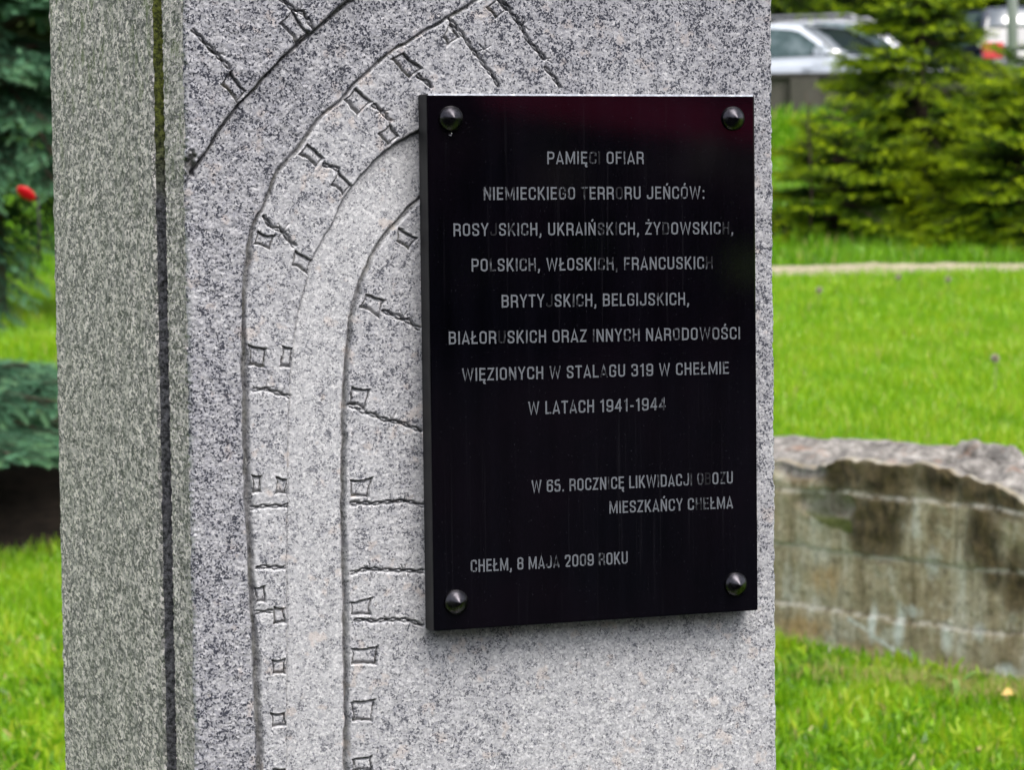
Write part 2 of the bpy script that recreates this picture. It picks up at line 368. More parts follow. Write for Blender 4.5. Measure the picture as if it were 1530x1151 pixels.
def build_front():
    xs = np.linspace(XL, XR, 790)
    zs = np.concatenate([np.linspace(.12, .955, 24, endpoint=False), np.linspace(.955, 1.90, 1051), np.linspace(1.90, 2.32, 16)[1:]])
    nx, nz = len(xs), len(zs)
    X, Z = np.meshgrid(xs, zs)
    wob = vnoise((nz, nx), 16, .0011, rng) + vnoise((nz, nx), 5, .0005, rng)     # hand-cut edges
    wob2 = vnoise((nz, nx), 13, .0011, rng)
    PX, PZ = X + wob, Z + wob2
    wob3 = vnoise((nz, nx), 9, .0008, rng)+vnoise((nz, nx), 4, .0006, rng)
    def sdist(poly, jitter=True):
        best = np.full(X.shape, 9.0); sg = np.ones(X.shape)
        qx, qz = (PX, PZ) if jitter else (X, Z)
        for a, b in zip(poly[:-1], poly[1:]):
            e = b-a; L2 = e@e
            rx, rz = qx-a[0], qz-a[1]
            t = np.clip((rx*e[0]+rz*e[1])/L2, 0, 1)
            dd = np.hypot(rx-t*e[0], rz-t*e[1])
            cr = e[0]*rz-e[1]*rx
            m = dd < best-1e-9
            best = np.where(m, dd, best); sg = np.where(m, np.where(cr > 0, 1, -1), sg)
        return best*sg                       # positive on the left of the line (the outside of the curve)
    down = lambda A: np.vstack([[[A[0, 0]+.003, z_] for z_ in (.05, .2, .35, .5, .65, .78, .86, .91, .94)], A])
    d1 = sdist(catmull(A1)); d2 = sdist(catmull(down(A2)))
    d3 = sdist(catmull(np.vstack([down(A3), [[.0, 1.728], [.3, 1.731]]])))
    d4 = sdist(catmull(np.vstack([down(A4), [[.0, 1.68], [.3, 1.70]]])))
    E = .0011
    isA = sm(-E, E, d1)
    isB = (1-isA)*sm(-E, E, d2)
    right = sm(-.1, -.08, X)
    isD = sm(-E, E, -d3)*sm(-E, E, d4)*(1-right)
    H = .0065*isA - .0022*(1-isA)*sm(-E, E, -d2)*0 - (.0040+.0030*sm(1.56, 1.68, Z))*isD
    groove = np.zeros_like(X)
    def vcut(dist, w, depth, g=1.0, mask=1.0):
        nonlocal H, groove
        k = np.clip(1-np.abs(dist)/w, 0, 1)
        k = k*k*(3-2*k)*mask
        H = H-depth*k; groove = np.maximum(groove, g*k)
    wd = 1+vnoise((nz, nx), 40, .35, rng)
    vcut(d1+.0008, .0034*wd, .0045, 1.0, sm(XL-.001, XL+.012, X))
    vcut(d2, (.0050-.0022*sm(1.5, 1.68, Z))*wd, .0072-.003*sm(1.5, 1.68, Z), .95)
    vcut(d3+.0006, .0016+.0016*sm(1.58, 1.68, Z), .0014, .2+.75*sm(1.58, 1.68, Z), 1-right)
    vcut(d4, .0042*wd, .0058, .75, 1-right)
    # the dark broken-out hollow where the outer curve meets the left edge
    hol = np.clip(1-np.hypot((X-(XL+.006))/.010, (Z-1.658)/.016)+vnoise((nz, nx), 6, .30, rng)+vnoise((nz, nx), 3, .15, rng), 0, 1)
    hol *= (np.hypot(X-XL, Z-1.658) < .03)
    H -= .007*sm(0, .7, hol); groove = np.maximum(groove, .95*sm(0, .4, hol))
    def window(x0, x1, z0, z1):
        i0, i1 = np.searchsorted(xs, [x0, x1]); j0, j1 = np.searchsorted(zs, [z0, z1])
        return slice(max(j0, 0), j1), slice(max(i0, 0), i1)
    groove_arc = groove.copy(); groove[:] = 0
    for q in SQ:                              # sunk pillow-shaped squares
        W = window(q[:, 0].min()-.004, q[:, 0].max()+.004, q[:, 1].min()-.004, q[:, 1].max()+.004)
        px, pz = PX[W]+wob3[W], PZ[W]+wob3[W]*.7
        di = np.full(px.shape, 9.0); ring = np.full(px.shape, 9.0)
        ar = sum(q[i, 0]*q[(i+1) % 4, 1]-q[(i+1) % 4, 0]*q[i, 1] for i in range(4))
        sgn = 1 if ar > 0 else -1
        for i in range(4):
            a, b = q[i], q[(i+1) % 4]; e = (b-a)/np.hypot(*(b-a))
            sag = .0012*np.sin(np.pi*np.clip(((px-a[0])*e[0]+(pz-a[1])*e[1])/np.hypot(*(b-a)), 0, 1))
            dd_ = sgn*(e[0]*(pz-a[1])-e[1]*(px-a[0]))-sag
            di = np.minimum(di, dd_)
            nrm = np.array([e[1], -e[0]])*sgn
            wide = .0027+.0028*float(sm(.55, .9, abs(nrm@np.array([.5, .87]))))
            ring = np.minimum(ring, dd_/wide)
        sunk = sm(-.0002, .0010, di)
        pil = sm(.15, 1.0, ring)
        H[W] -= .0052*sunk-.0034*pil
        H[W] += .0003*np.exp(-((di+.0012)/.0010)**2)       # bruised lip around the cut
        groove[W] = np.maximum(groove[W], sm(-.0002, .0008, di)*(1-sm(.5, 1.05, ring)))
    def strand(P, w, depth, g):
        nonlocal H, groove
        W = window(P[:, 0].min()-.006, P[:, 0].max()+.006, P[:, 1].min()-.006, P[:, 1].max()+.006)
        if H[W].size == 0: return
        px, pz = PX[W], PZ[W]
        best = np.full(px.shape, 9.0)
        for a, b in zip(P[:-1], P[1:]):
            e = b-a; L2 = max(e@e, 1e-12)
            t = np.clip(((px-a[0])*e[0]+(pz-a[1])*e[1])/L2, 0, 1)
            best = np.minimum(best, np.hypot(px-a[0]-t*e[0], pz-a[1]-t*e[1]))
        k = np.clip(1-best/w, 0, 1); k = k*k*(3-2*k)
        H[W] = np.minimum(H[W], H[W]-depth*k); groove[W] = np.maximum(groove[W], g*k)
    def twist(P, ph, amp=.0017, period=.027):
        Q = catmull(P, 10)
        seg = np.hypot(*np.diff(Q, axis=0).T); s = np.concatenate([[0], np.cumsum(seg)])
        t = np.gradient(Q, axis=0); t /= np.hypot(t[:, 0], t[:, 1])[:, None]
        return Q+np.stack([-t[:, 1], t[:, 0]], 1)*(amp*np.cos(2*np.pi*s/period+ph))[:, None]
    for i, P in enumerate(WIRE):
        ph = rng.random()*6
        strand(twist(P, ph), .0022, .0042, .9)
        strand(twist(P, ph+math.pi), .0020, .0036, .7)
    for b in BARB:
        a0 = rng.random()*3
        for k in range(3):
            th = a0+k*1.05+rng.normal()*.2; L = .0085*(.7+.6*rng.random())
            dv = np.array([math.cos(th), math.sin(th)])*L
            strand(np.array([b-dv, b+dv]), .0012, .0016, .45)
    # tooling: rougher outside, fine on the honed inner band
    rough = .00042*isA+.0004*isB+.00010*isD+.00022*(1-isA)*(1-isB)*(1-isD)
    H += rough*(vnoise((nz, nx), 3.5, 1, rng)+vnoise((nz, nx), 9, 1.0, rng)+.8*vnoise((nz, nx), 2, 1, rng))
    fin = .10*isA+.20*isB+1.0*isD+(.60+.30*right*sm(1.25, 1.1, Z)+.12*sm(1.5, 1.2, Z))*(1-isA)*(1-isB)*(1-isD)
    fin = fin-.38*sm(1.62, 1.84, Z)*(1-isD)-.30*sm(.30, .42, (X-XL))*sm(1.5, 1.8, Z)*(1-isD)+vnoise((nz, nx), 60, .10, rng)
    fin = np.clip(fin-.25*sm(.17, .235, X), 0, 1)
    # cut dirt, with shade painted under overhangs and sky light painted onto up-facing sides
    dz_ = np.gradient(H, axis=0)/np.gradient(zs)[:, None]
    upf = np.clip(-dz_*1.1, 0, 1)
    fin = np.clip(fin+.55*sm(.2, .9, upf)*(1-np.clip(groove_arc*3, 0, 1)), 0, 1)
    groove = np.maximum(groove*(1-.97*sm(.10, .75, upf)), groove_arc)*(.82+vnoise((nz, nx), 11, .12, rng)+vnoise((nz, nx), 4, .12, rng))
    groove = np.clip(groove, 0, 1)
    # worn arrises
    el = X-XL; er = XR-X
    nick = np.abs(vnoise((nz, 1), 7, 1, rng))+np.abs(vnoise((nz, 1), 23, 1.2, rng))
    H -= .004*np.clip(1-el/(.0018+.0040*nick), 0, 1)**2 + .003*np.clip(1-er/(.0018+.0025*nick), 0, 1)**2
    Xd = X.copy()
    jag = (vnoise((nz, 1), 5, .0008, rng)+vnoise((nz, 1), 19, .0012, rng))[:, 0]
    for c_ in range(6): Xd[:, c_] += np.maximum(jag, -.0012)*(1-c_/6)
    jag2 = (vnoise((nz, 1), 4, .0006, rng)+vnoise((nz, 1), 17, .0008, rng))[:, 0]
    for c_ in range(6): Xd[:, nx-1-c_] += jag2*(1-c_/6)
    V = np.stack([Xd, YF-H, Z], -1).reshape(-1, 3)
    idx = np.arange(nx*nz).reshape(nz, nx)
    F = np.stack([idx[:-1, :-1], idx[:-1, 1:], idx[1:, 1:], idx[1:, :-1]], -1).reshape(-1, 4)
    mats = [np.zeros(len(F), int)]
    # flanks, back, top and bottom of the slab
    YB = .122
    base = len(V); allV = [V]; allF = [F]
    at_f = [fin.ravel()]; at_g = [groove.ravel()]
    def strip(front_idx, y_to, cols, flip, chip):
        nonlocal base
        P0 = V[front_idx]; n = len(P0)
        ts = np.linspace(0, 1, cols)[1:]
        L = []
        for t in ts:
            Q = P0.copy(); Q[:, 1] = P0[:, 1]+(y_to-P0[:, 1])*t
            Q[:, 0] = Q[:, 0]*(1-min(1, t*9))+P0[:, 0].mean()*min(1, t*9)
            Q[:, 0] += rng.normal(0, .0002, n)+(chip*(t > .93)*np.abs(vnoise((n, 1), 6, .002, rng)[:, 0]))
            L.append(Q)
        Q = np.vstack(L); ids = [np.asarray(front_idx)]+[base+i*n+np.arange(n) for i in range(cols-1)]
        allV.append(Q); base += len(Q); at_f.append(np.full(len(Q), .3)); at_g.append(np.zeros(len(Q)))
        for a, b in zip(ids[:-1], ids[1:]):
            f = np.stack([a[:-1], a[1:], b[1:], b[:-1]], -1)
            if flip: f = f[:, ::-1]
            allF.append(f); mats.append(np.ones(len(f), int))
        return ids[-1]
    lb = strip(idx[:, 0], YB, 26, False, 1); rb = strip(idx[:, -1], YB, 10, True, -1)
    f = np.stack([rb[:-1], rb[1:], lb[1:], lb[:-1]], -1); f = f[:, ::-1]; allF.append(f); mats.append(np.ones(len(f), int))
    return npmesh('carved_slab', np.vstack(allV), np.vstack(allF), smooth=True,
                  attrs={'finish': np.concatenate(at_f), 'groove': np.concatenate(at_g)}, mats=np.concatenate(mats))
def local(o, par):
    """keep an object modelled in world coordinates in place under its Empty"""
    o.parent = par
    o.matrix_parent_inverse = Matrix.Translation(par.location).inverted()
    return o
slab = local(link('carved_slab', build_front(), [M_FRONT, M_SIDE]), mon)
me = slab.data
me.set_sharp_from_angle(angle=R(50)) if hasattr(me, 'set_sharp_from_angle') else None
def rough_block(name, x0, x1, y0, y1, z0, z1, mat, step=.012, amp=.0008, edge=.004):
    """a block whose faces are fine grids with worn, uneven arrises"""
    Vs = []; Fs = []; b = 0
    def face(o, u, v, nu, nv):
        nonlocal b
        U, W = np.meshgrid(np.linspace(0, 1, nu), np.linspace(0, 1, nv))
        P = o+U[..., None]*u+W[..., None]*v
        Vs.append(P.reshape(-1, 3)); i = np.arange(nu*nv).reshape(nv, nu)+b; b += nu*nv
        Fs.append(np.stack([i[:-1, :-1], i[:-1, 1:], i[1:, 1:], i[1:, :-1]], -1).reshape(-1, 4))
    o = np.array([x0, y0, z0]); dx = np.array([x1-x0, 0, 0]); dy = np.array([0, y1-y0, 0]); dz = np.array([0, 0, z1-z0])
    k = lambda L: max(4, int(np.abs(L).sum()/step))
    face(o, dx, dz, k(dx), k(dz)); face(o+dy, -dx, dz, k(dx), k(dz)) if False else face(o+dy+dx, -dx, dz, k(dx), k(dz))
    face(o+dy, -dy, dz, k(dy), k(dz)); face(o+dx, dy, dz, k(dy), k(dz)); face(o+dz, dx, dy, k(dx), k(dy)); face(o+dy, dx, -dy, k(dx), k(dy))
    V = np.vstack(Vs)
    lo, hi = np.array([x0, y0, z0]), np.array([x1, y1, z1])
    h = lambda P, s: (np.sin(P[:, 0]*91*s+P[:, 1]*57*s+3*np.sin(P[:, 2]*43*s))+np.sin(P[:, 2]*131*s-P[:, 1]*77*s+2*np.sin(P[:, 0]*61*s)))*.5
    ew = edge*(1+.8*h(V, 1.7))
    near = (np.minimum(V-lo, hi-V) < ew[:, None])
    cnt = near.sum(1)
    ctr = (lo+hi)/2
    pull = np.where((cnt >= 2)[:, None] & near, np.sign(ctr-V)*(ew[:, None]-np.minimum(V-lo, hi-V))*.45, 0)
    V = V+pull+np.stack([h(V, 3.1), h(V+5, 2.7), 0*V[:, 0]], 1)*amp*.6
    return npmesh(name, V, np.vstack(Fs), smooth=False)
rb_ = local(link('rear_block', rough_block('rear_block', XL+.0005, XR-.004, .172, .752, .12, 2.26, M_SIDE, .010), [M_SIDE, M_JOINT]), mon)
for p_ in rb_.data.polygons:                 # moss and the gap's shade are painted on the face inside the joint
    if abs(p_.normal.y) > .6 and p_.center.y < .19: p_.material_index = 1
local(link('shaded_mossy_joint', rough_block('shaded_mossy_joint', XL+.050, XR-.03, .121, .173, .121, 2.20, M_JOINT, .012, .002), [M_JOINT]), mon)
local(link('plinth', rough_block('plinth', XL-.12, XR+.12, -.09, .87, -.06, .121, M_SIDE, .02, .001, .008), [M_SIDE]), mon)

# ------------------------------------------------------------------ the plaque
PZ = 1.4345
plq = empty('memorial_plaque', (0, YF, PZ))
tag(plq, 'black polished stone plaque with grey Polish inscription bolted to the granite monument', 'plaque')
g = NT('black_polished_stone')
c = g.coord()
dust = g.ramp(g.voro(c, 260, 'Distance'), [(.04, 1), (.10, 0)])
dsel = g.n('ShaderNodeSeparateColor'); g.l(g.voro(c, 260), dsel.inputs[0])
dust = g.math('MULTIPLY', dust, g.math('GREATER_THAN', dsel.outputs[0], .62))
film = g.ramp(g.noise(g.coord('Object', (30, 1, 2.5)), 1.0, 4, .6), [(.35, 0), (.8, 1)])
mot = g.ramp(g.noise(c, 5, 4, .6), [(.4, 0), (.7, 1)])
bc = g.mix(g.math('MULTIPLY', film, .8), (.0008, .0008, .0016), (.0030, .0028, .0050))
bc = g.mix(g.math('MULTIPLY', mot, .6), bc, (.0040, .0022, .0042))
drip = g.noise(g.coord('Object', (210, 1, 3)), 1.0, 3, .6)
bc = g.mix(g.math('MULTIPLY', g.ramp(drip, [(.60, 0), (.72, 1)]), .5), bc, (.0085, .0080, .0105))
bc = g.mix(g.math('MULTIPLY', dust, .7), bc, (.07, .07, .085))
scr = g.noise(g.coord('Object', (150, 1, 22), (0, .55, 0)), 1.0, 1, .4)
bc = g.mix(g.math('MULTIPLY', g.ramp(scr, [(.80, 0), (.84, 1)]), .35), bc, (.12, .12, .15))
g.set(color=bc, rough=g.ramp(film, [(0, .02), (1, .05)]), spec=.5)
g.bump(g.noise(c, 700, 2), .03, .0004)
M_PLAQ = g.m
W2, H2, TH = .2005, .3005, .0295
mb = MB(); mb.box(-W2, -.030, -H2, W2, -.0005, H2, .0021)
g = NT('pale_stone_edge'); c = g.coord(); gn = g.noise(c, 160, 4, .7)  # paler colour, set on the top bevel only
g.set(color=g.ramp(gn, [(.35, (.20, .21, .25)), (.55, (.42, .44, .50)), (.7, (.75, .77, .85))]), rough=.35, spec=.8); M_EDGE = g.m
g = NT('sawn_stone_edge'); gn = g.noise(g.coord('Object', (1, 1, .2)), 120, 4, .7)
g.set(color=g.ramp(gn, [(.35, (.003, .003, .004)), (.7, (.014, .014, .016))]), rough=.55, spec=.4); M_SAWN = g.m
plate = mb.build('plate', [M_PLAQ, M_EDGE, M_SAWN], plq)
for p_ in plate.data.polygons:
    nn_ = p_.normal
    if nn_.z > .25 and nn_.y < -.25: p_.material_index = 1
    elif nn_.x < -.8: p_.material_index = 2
plate.rotation_euler = (0, 0, 0)
# studs: low cones with a blunt tip
g = NT('dark_brushed_steel')
c = g.coord(); gn = g.noise(g.coord('Object', (1, 1, 1)), 90, 4, .65)
g.set(color=g.ramp(gn, [(.3, (.030, .028, .032)), (.6, (.066, .063, .072)), (.8, (.06, .046, .038))]), metal=1.0, rough=g.ramp(gn, [(.3, .20), (.7, .36)]))
g.bump(gn, .12, .0008)
M_STEEL = g.m
prof = [(.0135, -.001), (.0140, .0012), (.0140, .0022), (.0134, .0036), (.0100, .0068), (.0062, .0100), (.0034, .0121), (.0018, .0131), (.0007, .0136), (.0001, .0137)]
first = None
for i, (sx, sz) in enumerate([(-.1724, 1.7075), (.1724, 1.7075), (-.1736, 1.166), (.1715, 1.1665)]):
    if first is None:
        mb = MB(); mb.lathe([(r, -h) for r, h in prof], 32, 'y')
        first = st = mb.build('stud', M_STEEL, plq, smooth=True)
    else:
        st = first.copy(); COL.objects.link(st); st.parent = plq
    st.location = (sx, -.030, sz-PZ); st.rotation_euler = (0, random.random()*6, 0)

# inscription: stroke letters
def fillet(P, rad, closed=False):
    P = [np.array(p, float) for p in P]
    if rad <= 0: return P, closed
    out = []; n = len(P)
    for i in range(n):
        if not closed and i in (0, n-1): out.append(P[i]); continue
        a, p, b = P[i-1], P[i], P[(i+1) % n]
        u, v = a-p, b-p; lu, lv = np.hypot(*u), np.hypot(*v)
        r_ = min(rad, lu*.5, lv*.5)
        p0, p2 = p+u/lu*r_, p+v/lv*r_
        for t in np.linspace(0, 1, 6): out.append((1-t)**2*p0+2*t*(1-t)*p+t*t*p2)
    return out, closed
l, r, b, T = .08, .46, .08, .92
V1 = [((l, 0), (l, 1))]
G = {
 'A': (.54, [([(.045, 0), (.27, .96), (.495, 0)], 0), ([(.14, .24), (.40, .24)], 0)]),
 'B': (.54, [([(l, 0), (l, 1)], 0), ([(l, T), (r-.01, T), (r-.01, .53), (l, .53)], .16), ([(l, .53), (r, .53), (r, b), (l, b)], .17)]),
 'C': (.53, [([(r, .64), (r, T), (l, T), (l, b), (r, b), (r, .36)], .19)]),
 'D': (.54, [([(l, 0), (l, 1)], 0), ([(l, T), (r, T), (r, b), (l, b)], .19)]),
 'E': (.47, [([(l, 0), (l, 1)], 0), ([(l, T), (.45, T)], 0), ([(l, .52), (.42, .52)], 0), ([(l, b), (.45, b)], 0)]),
 'F': (.45, [([(l, 0), (l, 1)], 0), ([(l, T), (.44, T)], 0), ([(l, .50), (.40, .50)], 0)]),
 'G': (.54, [([(r, .66), (r, T), (l, T), (l, b), (r, b), (r, .48), (.28, .48)], .17)]),
 'H': (.54, [([(l, 0), (l, 1)], 0), ([(r, 0), (r, 1)], 0), ([(l, .52), (r, .52)], 0)]),
 'I': (.16, [([(.08, 0), (.08, 1)], 0)]),
 'J': (.50, [([(.42, 1), (.42, b), (.07, b), (.07, .34)], .17)]),
 'K': (.54, [([(l, 0), (l, 1)], 0), ([(.10, .36), (.46, 1)], 0), ([(.22, .55), (.49, 0)], 0)]),
 'L': (.44, [([(l, 0), (l, 1)], 0), ([(l, b), (.44, b)], 0)]),
 'M': (.70, [([(l, 0), (l, 1)], 0), ([(.62, 0), (.62, 1)], 0), ([(l+.01, .97), (.35, .12), (.61, .97)], 0)]),
 'N': (.55, [([(l, 0), (l, 1)], 0), ([(.47, 0), (.47, 1)], 0), ([(l+.01, .97), (.46, .03)], 0)]),
 'O': (.54, [([(l, b), (l, T), (r, T), (r, b)], .19, True)]),
 'P': (.52, [([(l, 0), (l, 1)], 0), ([(l, T), (r, T), (r, .44), (l, .44)], .17)]),
 'R': (.54, [([(l, 0), (l, 1)], 0), ([(l, T), (r, T), (r, .47), (l, .47)], .17), ([(.30, .47), (r, .38), (r+.01, 0)], .08)]),
 'S': (.52, [([(.44, .67), (.44, T), (l, T), (l, .56), (.44, .44), (.44, b), (l, b), (l, .33)], .16)]),
 'T': (.48, [([(.24, 0), (.24, 1)], 0), ([(.0, T), (.48, T)], 0)]),
 'U': (.54, [([(l, 1), (l, b), (r, b), (r, 1)], .19)]),
 'W': (.82, [([(.06, 1), (.22, .05), (.41, .92), (.60, .05), (.76, 1)], 0)]),
 'Y': (.52, [([(.04, 1), (.26, .44), (.48, 1)], 0), ([(.26, .46), (.26, 0)], 0)]),
 'Z': (.49, [([(.03, T), (.43, T), (.06, b), (.46, b)], 0)]),
 '0': (.54, [([(l, b), (l, T), (r, T), (r, b)], .19, True)]),
 '1': (.36, [([(.24, 0), (.24, 1)], 0), ([(.05, .78), (.24, .9)], 0)]),
 '2': (.52, [([(l, .66), (l, T), (.44, T), (.44, .56), (.09, b), (.47, b)], .12)]),
 '3': (.52, [([(l, .70), (l, T), (.44, T), (.44, .53), (.20, .53)], .16), ([(.20, .53), (.45, .53), (.45, b), (l, b), (l, .30)], .17)]),
 '4': (.54, [([(.38, 0), (.38, 1)], 0), ([(.36, .94), (.06, .29), (.52, .29)], 0)]),
 '5': (.52, [([(.45, T), (.11, T), (.09, .54), (.44, .58), (.44, b), (l, b), (l, .28)], .13)]),
 '6': (.53, [([(l, .57), (r, .57), (r, b), (l, b)], .16, True), ([(r, .70), (r, T), (l, T), (l, .3)], .18)]),
 '8': (.53, [([(l+.01, .53), (r-.01, .53), (r-.01, T), (l+.01, T)], .15, True), ([(l, b), (r, b), (r, .53), (l, .53)], .15, True)]),
 '9': (.53, [([(l, .43), (r, .43), (r, T), (l, T)], .16, True), ([(l, .30), (l, b), (r, b), (r, .7)], .18)]),
 ',': (.20, [([(.10, .17), (.10, 0), (.04, -.16)], 0)]), '.': (.20, [([(.10, .0), (.10, .17)], 0)]),
 ':': (.20, [([(.10, .0), (.10, .17)], 0), ([(.10, .53), (.10, .70)], 0)]), '-': (.32, [([(.03, .40), (.29, .40)], 0)]),
 ' ': (.20, []),
}
ac = ([(.25, 1.07), (.35, 1.25)], 0)
def plus(base, extra): return (G[base][0], G[base][1]+[extra])
G['Ę'] = plus('E', ([(.40, .03), (.32, -.10), (.36, -.20), (.45, -.18)], .05))
for k_, b_ in (('Ń', 'N'), ('Ó', 'O'), ('Ś', 'S'), ('Ć', 'C')): G[k_] = plus(b_, ac)
G['Ż'] = plus('Z', ([(.25, 1.08), (.25, 1.23)], 0))
G['Ł'] = plus('L', ([(-.03, .38), (.31, .62)], 0))
STROKE = .132
def ribbon(P, closed, half):
    Q = [np.array(P[0], float)]
    for p in P[1:]:
        if np.hypot(*(p-Q[-1])) > 1e-6: Q.append(np.array(p, float))
    if closed and np.hypot(*(Q[0]-Q[-1])) < 1e-6: Q.pop()
    P = Q; n = len(P); Lp, Rp = [], []
    for i in range(n):
        a = P[i-1] if (i > 0 or closed) else None
        c_ = P[(i+1) % n] if (i < n-1 or closed) else None
        t1 = (P[i]-a) if a is not None else None; t2 = (c_-P[i]) if c_ is not None else None
        if t1 is None: t1 = t2
        if t2 is None: t2 = t1
        t1 = t1/np.hypot(*t1); t2 = t2/np.hypot(*t2)
        n1 = np.array([-t1[1], t1[0]]); n2 = np.array([-t2[1], t2[0]])
        nn = n1+n2; nn = nn/max(np.hypot(*nn), 1e-6)
        k = half/max(nn@n1, .55)
        Lp.append(P[i]+nn*k); Rp.append(P[i]-nn*k)
    return Lp, Rp
LINES = [  # text, baseline start x z, end x z, cap height, share of paint worn off each letter (0-9)
 ('PAMIĘCI OFIAR', -.0583, 1.6562, .0605, 1.6557, .0143, '0113268 02520'),
 ('NIEMIECKIEGO TERRORU JEŃCÓW:', -.135, 1.6163, .1362, 1.6153, .0146, '422522221053 6200721 2222430'),
 ('ROSYJSKICH, UKRAIŃSKICH, ŻYDOWSKICH,', -.1713, 1.5765, .1723, 1.5741, .0145, '00018153402 0112216570 00 160011137400'[:36]),
 ('POLSKICH, WŁOSKICH, FRANCUSKICH', -.1504, 1.5366, .1457, 1.5343, .0146, '006114541 0 001165634 020011237533'[:31]),
 ('BRYTYJSKICH, BELGIJSKICH,', -.1151, 1.4954, .1158, 1.4933, .0147, '0000180154220 00002251122'[:25]),
 ('BIAŁORUSKICH ORAZ INNYCH NARODOWOŚCI', -.1785, 1.4557, .1799, 1.4522, .0146, '000001701421 0000 7210444 11511532034'[:36]),
 ('WIĘZIONYCH W STALAGU 319 W CHEŁMIE', -.1632, 1.4141, .1651, 1.4123, .0146, '4201213212 4 000250100 051 2 3320331'[:34]),
 ('W LATACH 1941-1944', -.0844, 1.3737, .0853, 1.3731, .0148, '0 202400 101411245'),
 ('W 65. ROCZNICĘ LIKWIDACJI OBOZU', -.0814, 1.2848, .1692, 1.2844, .0144, '0 114 311017113 011512247869 6012'[:31]),
 ('MIESZKAŃCY CHEŁMA', .0133, 1.2567, .1689, 1.2555, .0142, '2110012123 266321'[:17]),
 ('CHEŁM, 8 MAJA 2009 ROKU', -.1558, 1.1983, .0359, 1.1978, .0144, '31002011 1346 0141 5012'[:23]),
]
g = NT('worn_grey_letter_paint')
c = g.coord()
wv = g.attr('wear')
nz1 = g.noise(g.coord('Object', (420, 1, 130)), 1.0, 3, .6)
keep = g.ramp(g.math('SUBTRACT', nz1, g.math('MULTIPLY', wv, .46)), [(.17, 0), (.34, 1)])
col = g.mix(g.noise(c, 900, 2), (.075, .083, .095), (.165, .175, .195))
g.set(color=g.mix(keep, (.008, .008, .010), col), rough=g.ramp(keep, [(0, .35), (1, .8)]), spec=.3)
M_PAINT = g.m
for (txt, x0, z0, x1, z1, ch, wear) in LINES:
    gap = .105
    tot = sum(G[c_][0] for c_ in txt)+gap*(len(txt)-1)
    dx, dz = (x1-x0)/tot, (z1-z0)/tot
    V = []; F = []; WA = []; pen = 0.0
    wear = wear.ljust(len(txt), '1')
    for j, c_ in enumerate(txt):
        wd, strokes = G[c_]
        w0 = int(wear[j]) / 9.0 if wear[j].isdigit() else .1
        for si, stt in enumerate(strokes):
            P, cl = fillet(stt[0], stt[1], len(stt) > 2)
            # the stroke keeps one thickness whatever the letter is squeezed to
            Pm = [np.array([(pen+p[0])*dx, p[1]*ch]) for p in P]
            Lp, Rp = ribbon(Pm, cl, STROKE*ch*.5)
            b0 = len(V); off = -.0304-.00003*si
            grad = rng.normal(0, .16)
            for q in (Lp, Rp):
                for p in q:
                    V.append((x0+p[0], off, z0-PZ+p[1]+p[0]/(x1-x0)*(z1-z0))); WA.append(w0+grad*(p[1]/ch-.5))
            n = len(Lp)
            for i in range(n if cl else n-1):
                i2 = (i+1) % n
                F.append((b0+i, b0+n+i, b0+n+i2, b0+i2))
        pen += wd+gap
    me = npmesh('inscription_line', np.array(V), np.array(F), attrs={'wear': WA})
    o = link('inscription_line', me, M_PAINT, plq)

# one rain drop hanging from the upper left stud
g = NT('rain_water'); g.set(color=(.95, .97, 1), rough=.02, trans=1.0); g.b.inputs['IOR'].default_value = 1.33
M_WATER = g.m
mb = MB(); mb.lathe([(.0001, -.0017), (.0011, -.0012), (.0016, -.0003), (.0014, .0008), (.0008, .0018), (.0001, .0026)], 14)
o = mb.build('rain_drop', M_WATER, None, True); o.location = (-.1728, -.0022, 1.6897)
tag(o, 'tiny rain drop hanging under the upper left stud of the black plaque', 'water drop')

# ------------------------------------------------------------------ ground
def gridmesh(name, ss, dd, zfun, smooth=True):
    S, D = np.meshgrid(ss, dd); x, y = wxy(S, D); z = zfun(S, D)
    idx = np.arange(S.size).reshape(S.shape)
    F = np.stack([idx[:-1, :-1], idx[:-1, 1:], idx[1:, 1:], idx[1:, :-1]], -1).reshape(-1, 4)
    return npmesh(name, np.stack([x, y, z], -1).reshape(-1, 3), F, smooth)
g = NT('lawn_soil')
c = g.coord(); n1 = g.noise(c, 3, 5, .65)
g.set(color=g.ramp(n1, [(.3, (.05, .09, .010)), (.6, (.11, .21, .012)), (.8, (.16, .22, .03))]), rough=.95, spec=.1); g.bump(g.noise(c, 40, 4), .6, .02)
M_SOIL = g.m
ss = np.concatenate([[-300, -120, -60, -30], np.arange(-16, 16.01, .14), [30, 60, 120, 300]])
dd = np.concatenate([[-300, -120, -60, -30, -15, -8], np.arange(-4, 27, .12), np.arange(27, 40.1, .35), [40.12, 40.32], np.arange(40.8, 70, .8), [120, 300]])
def tz(S, D):
    z = terr(S, D)
    return z+.012*np.sin(S*3.1+np.sin(D*2.3))*np.sin(D*2.7)*(D > 5)*(D < 40)
tag(link('ground', gridmesh('ground', ss, dd, tz), M_SOIL), kind='structure')

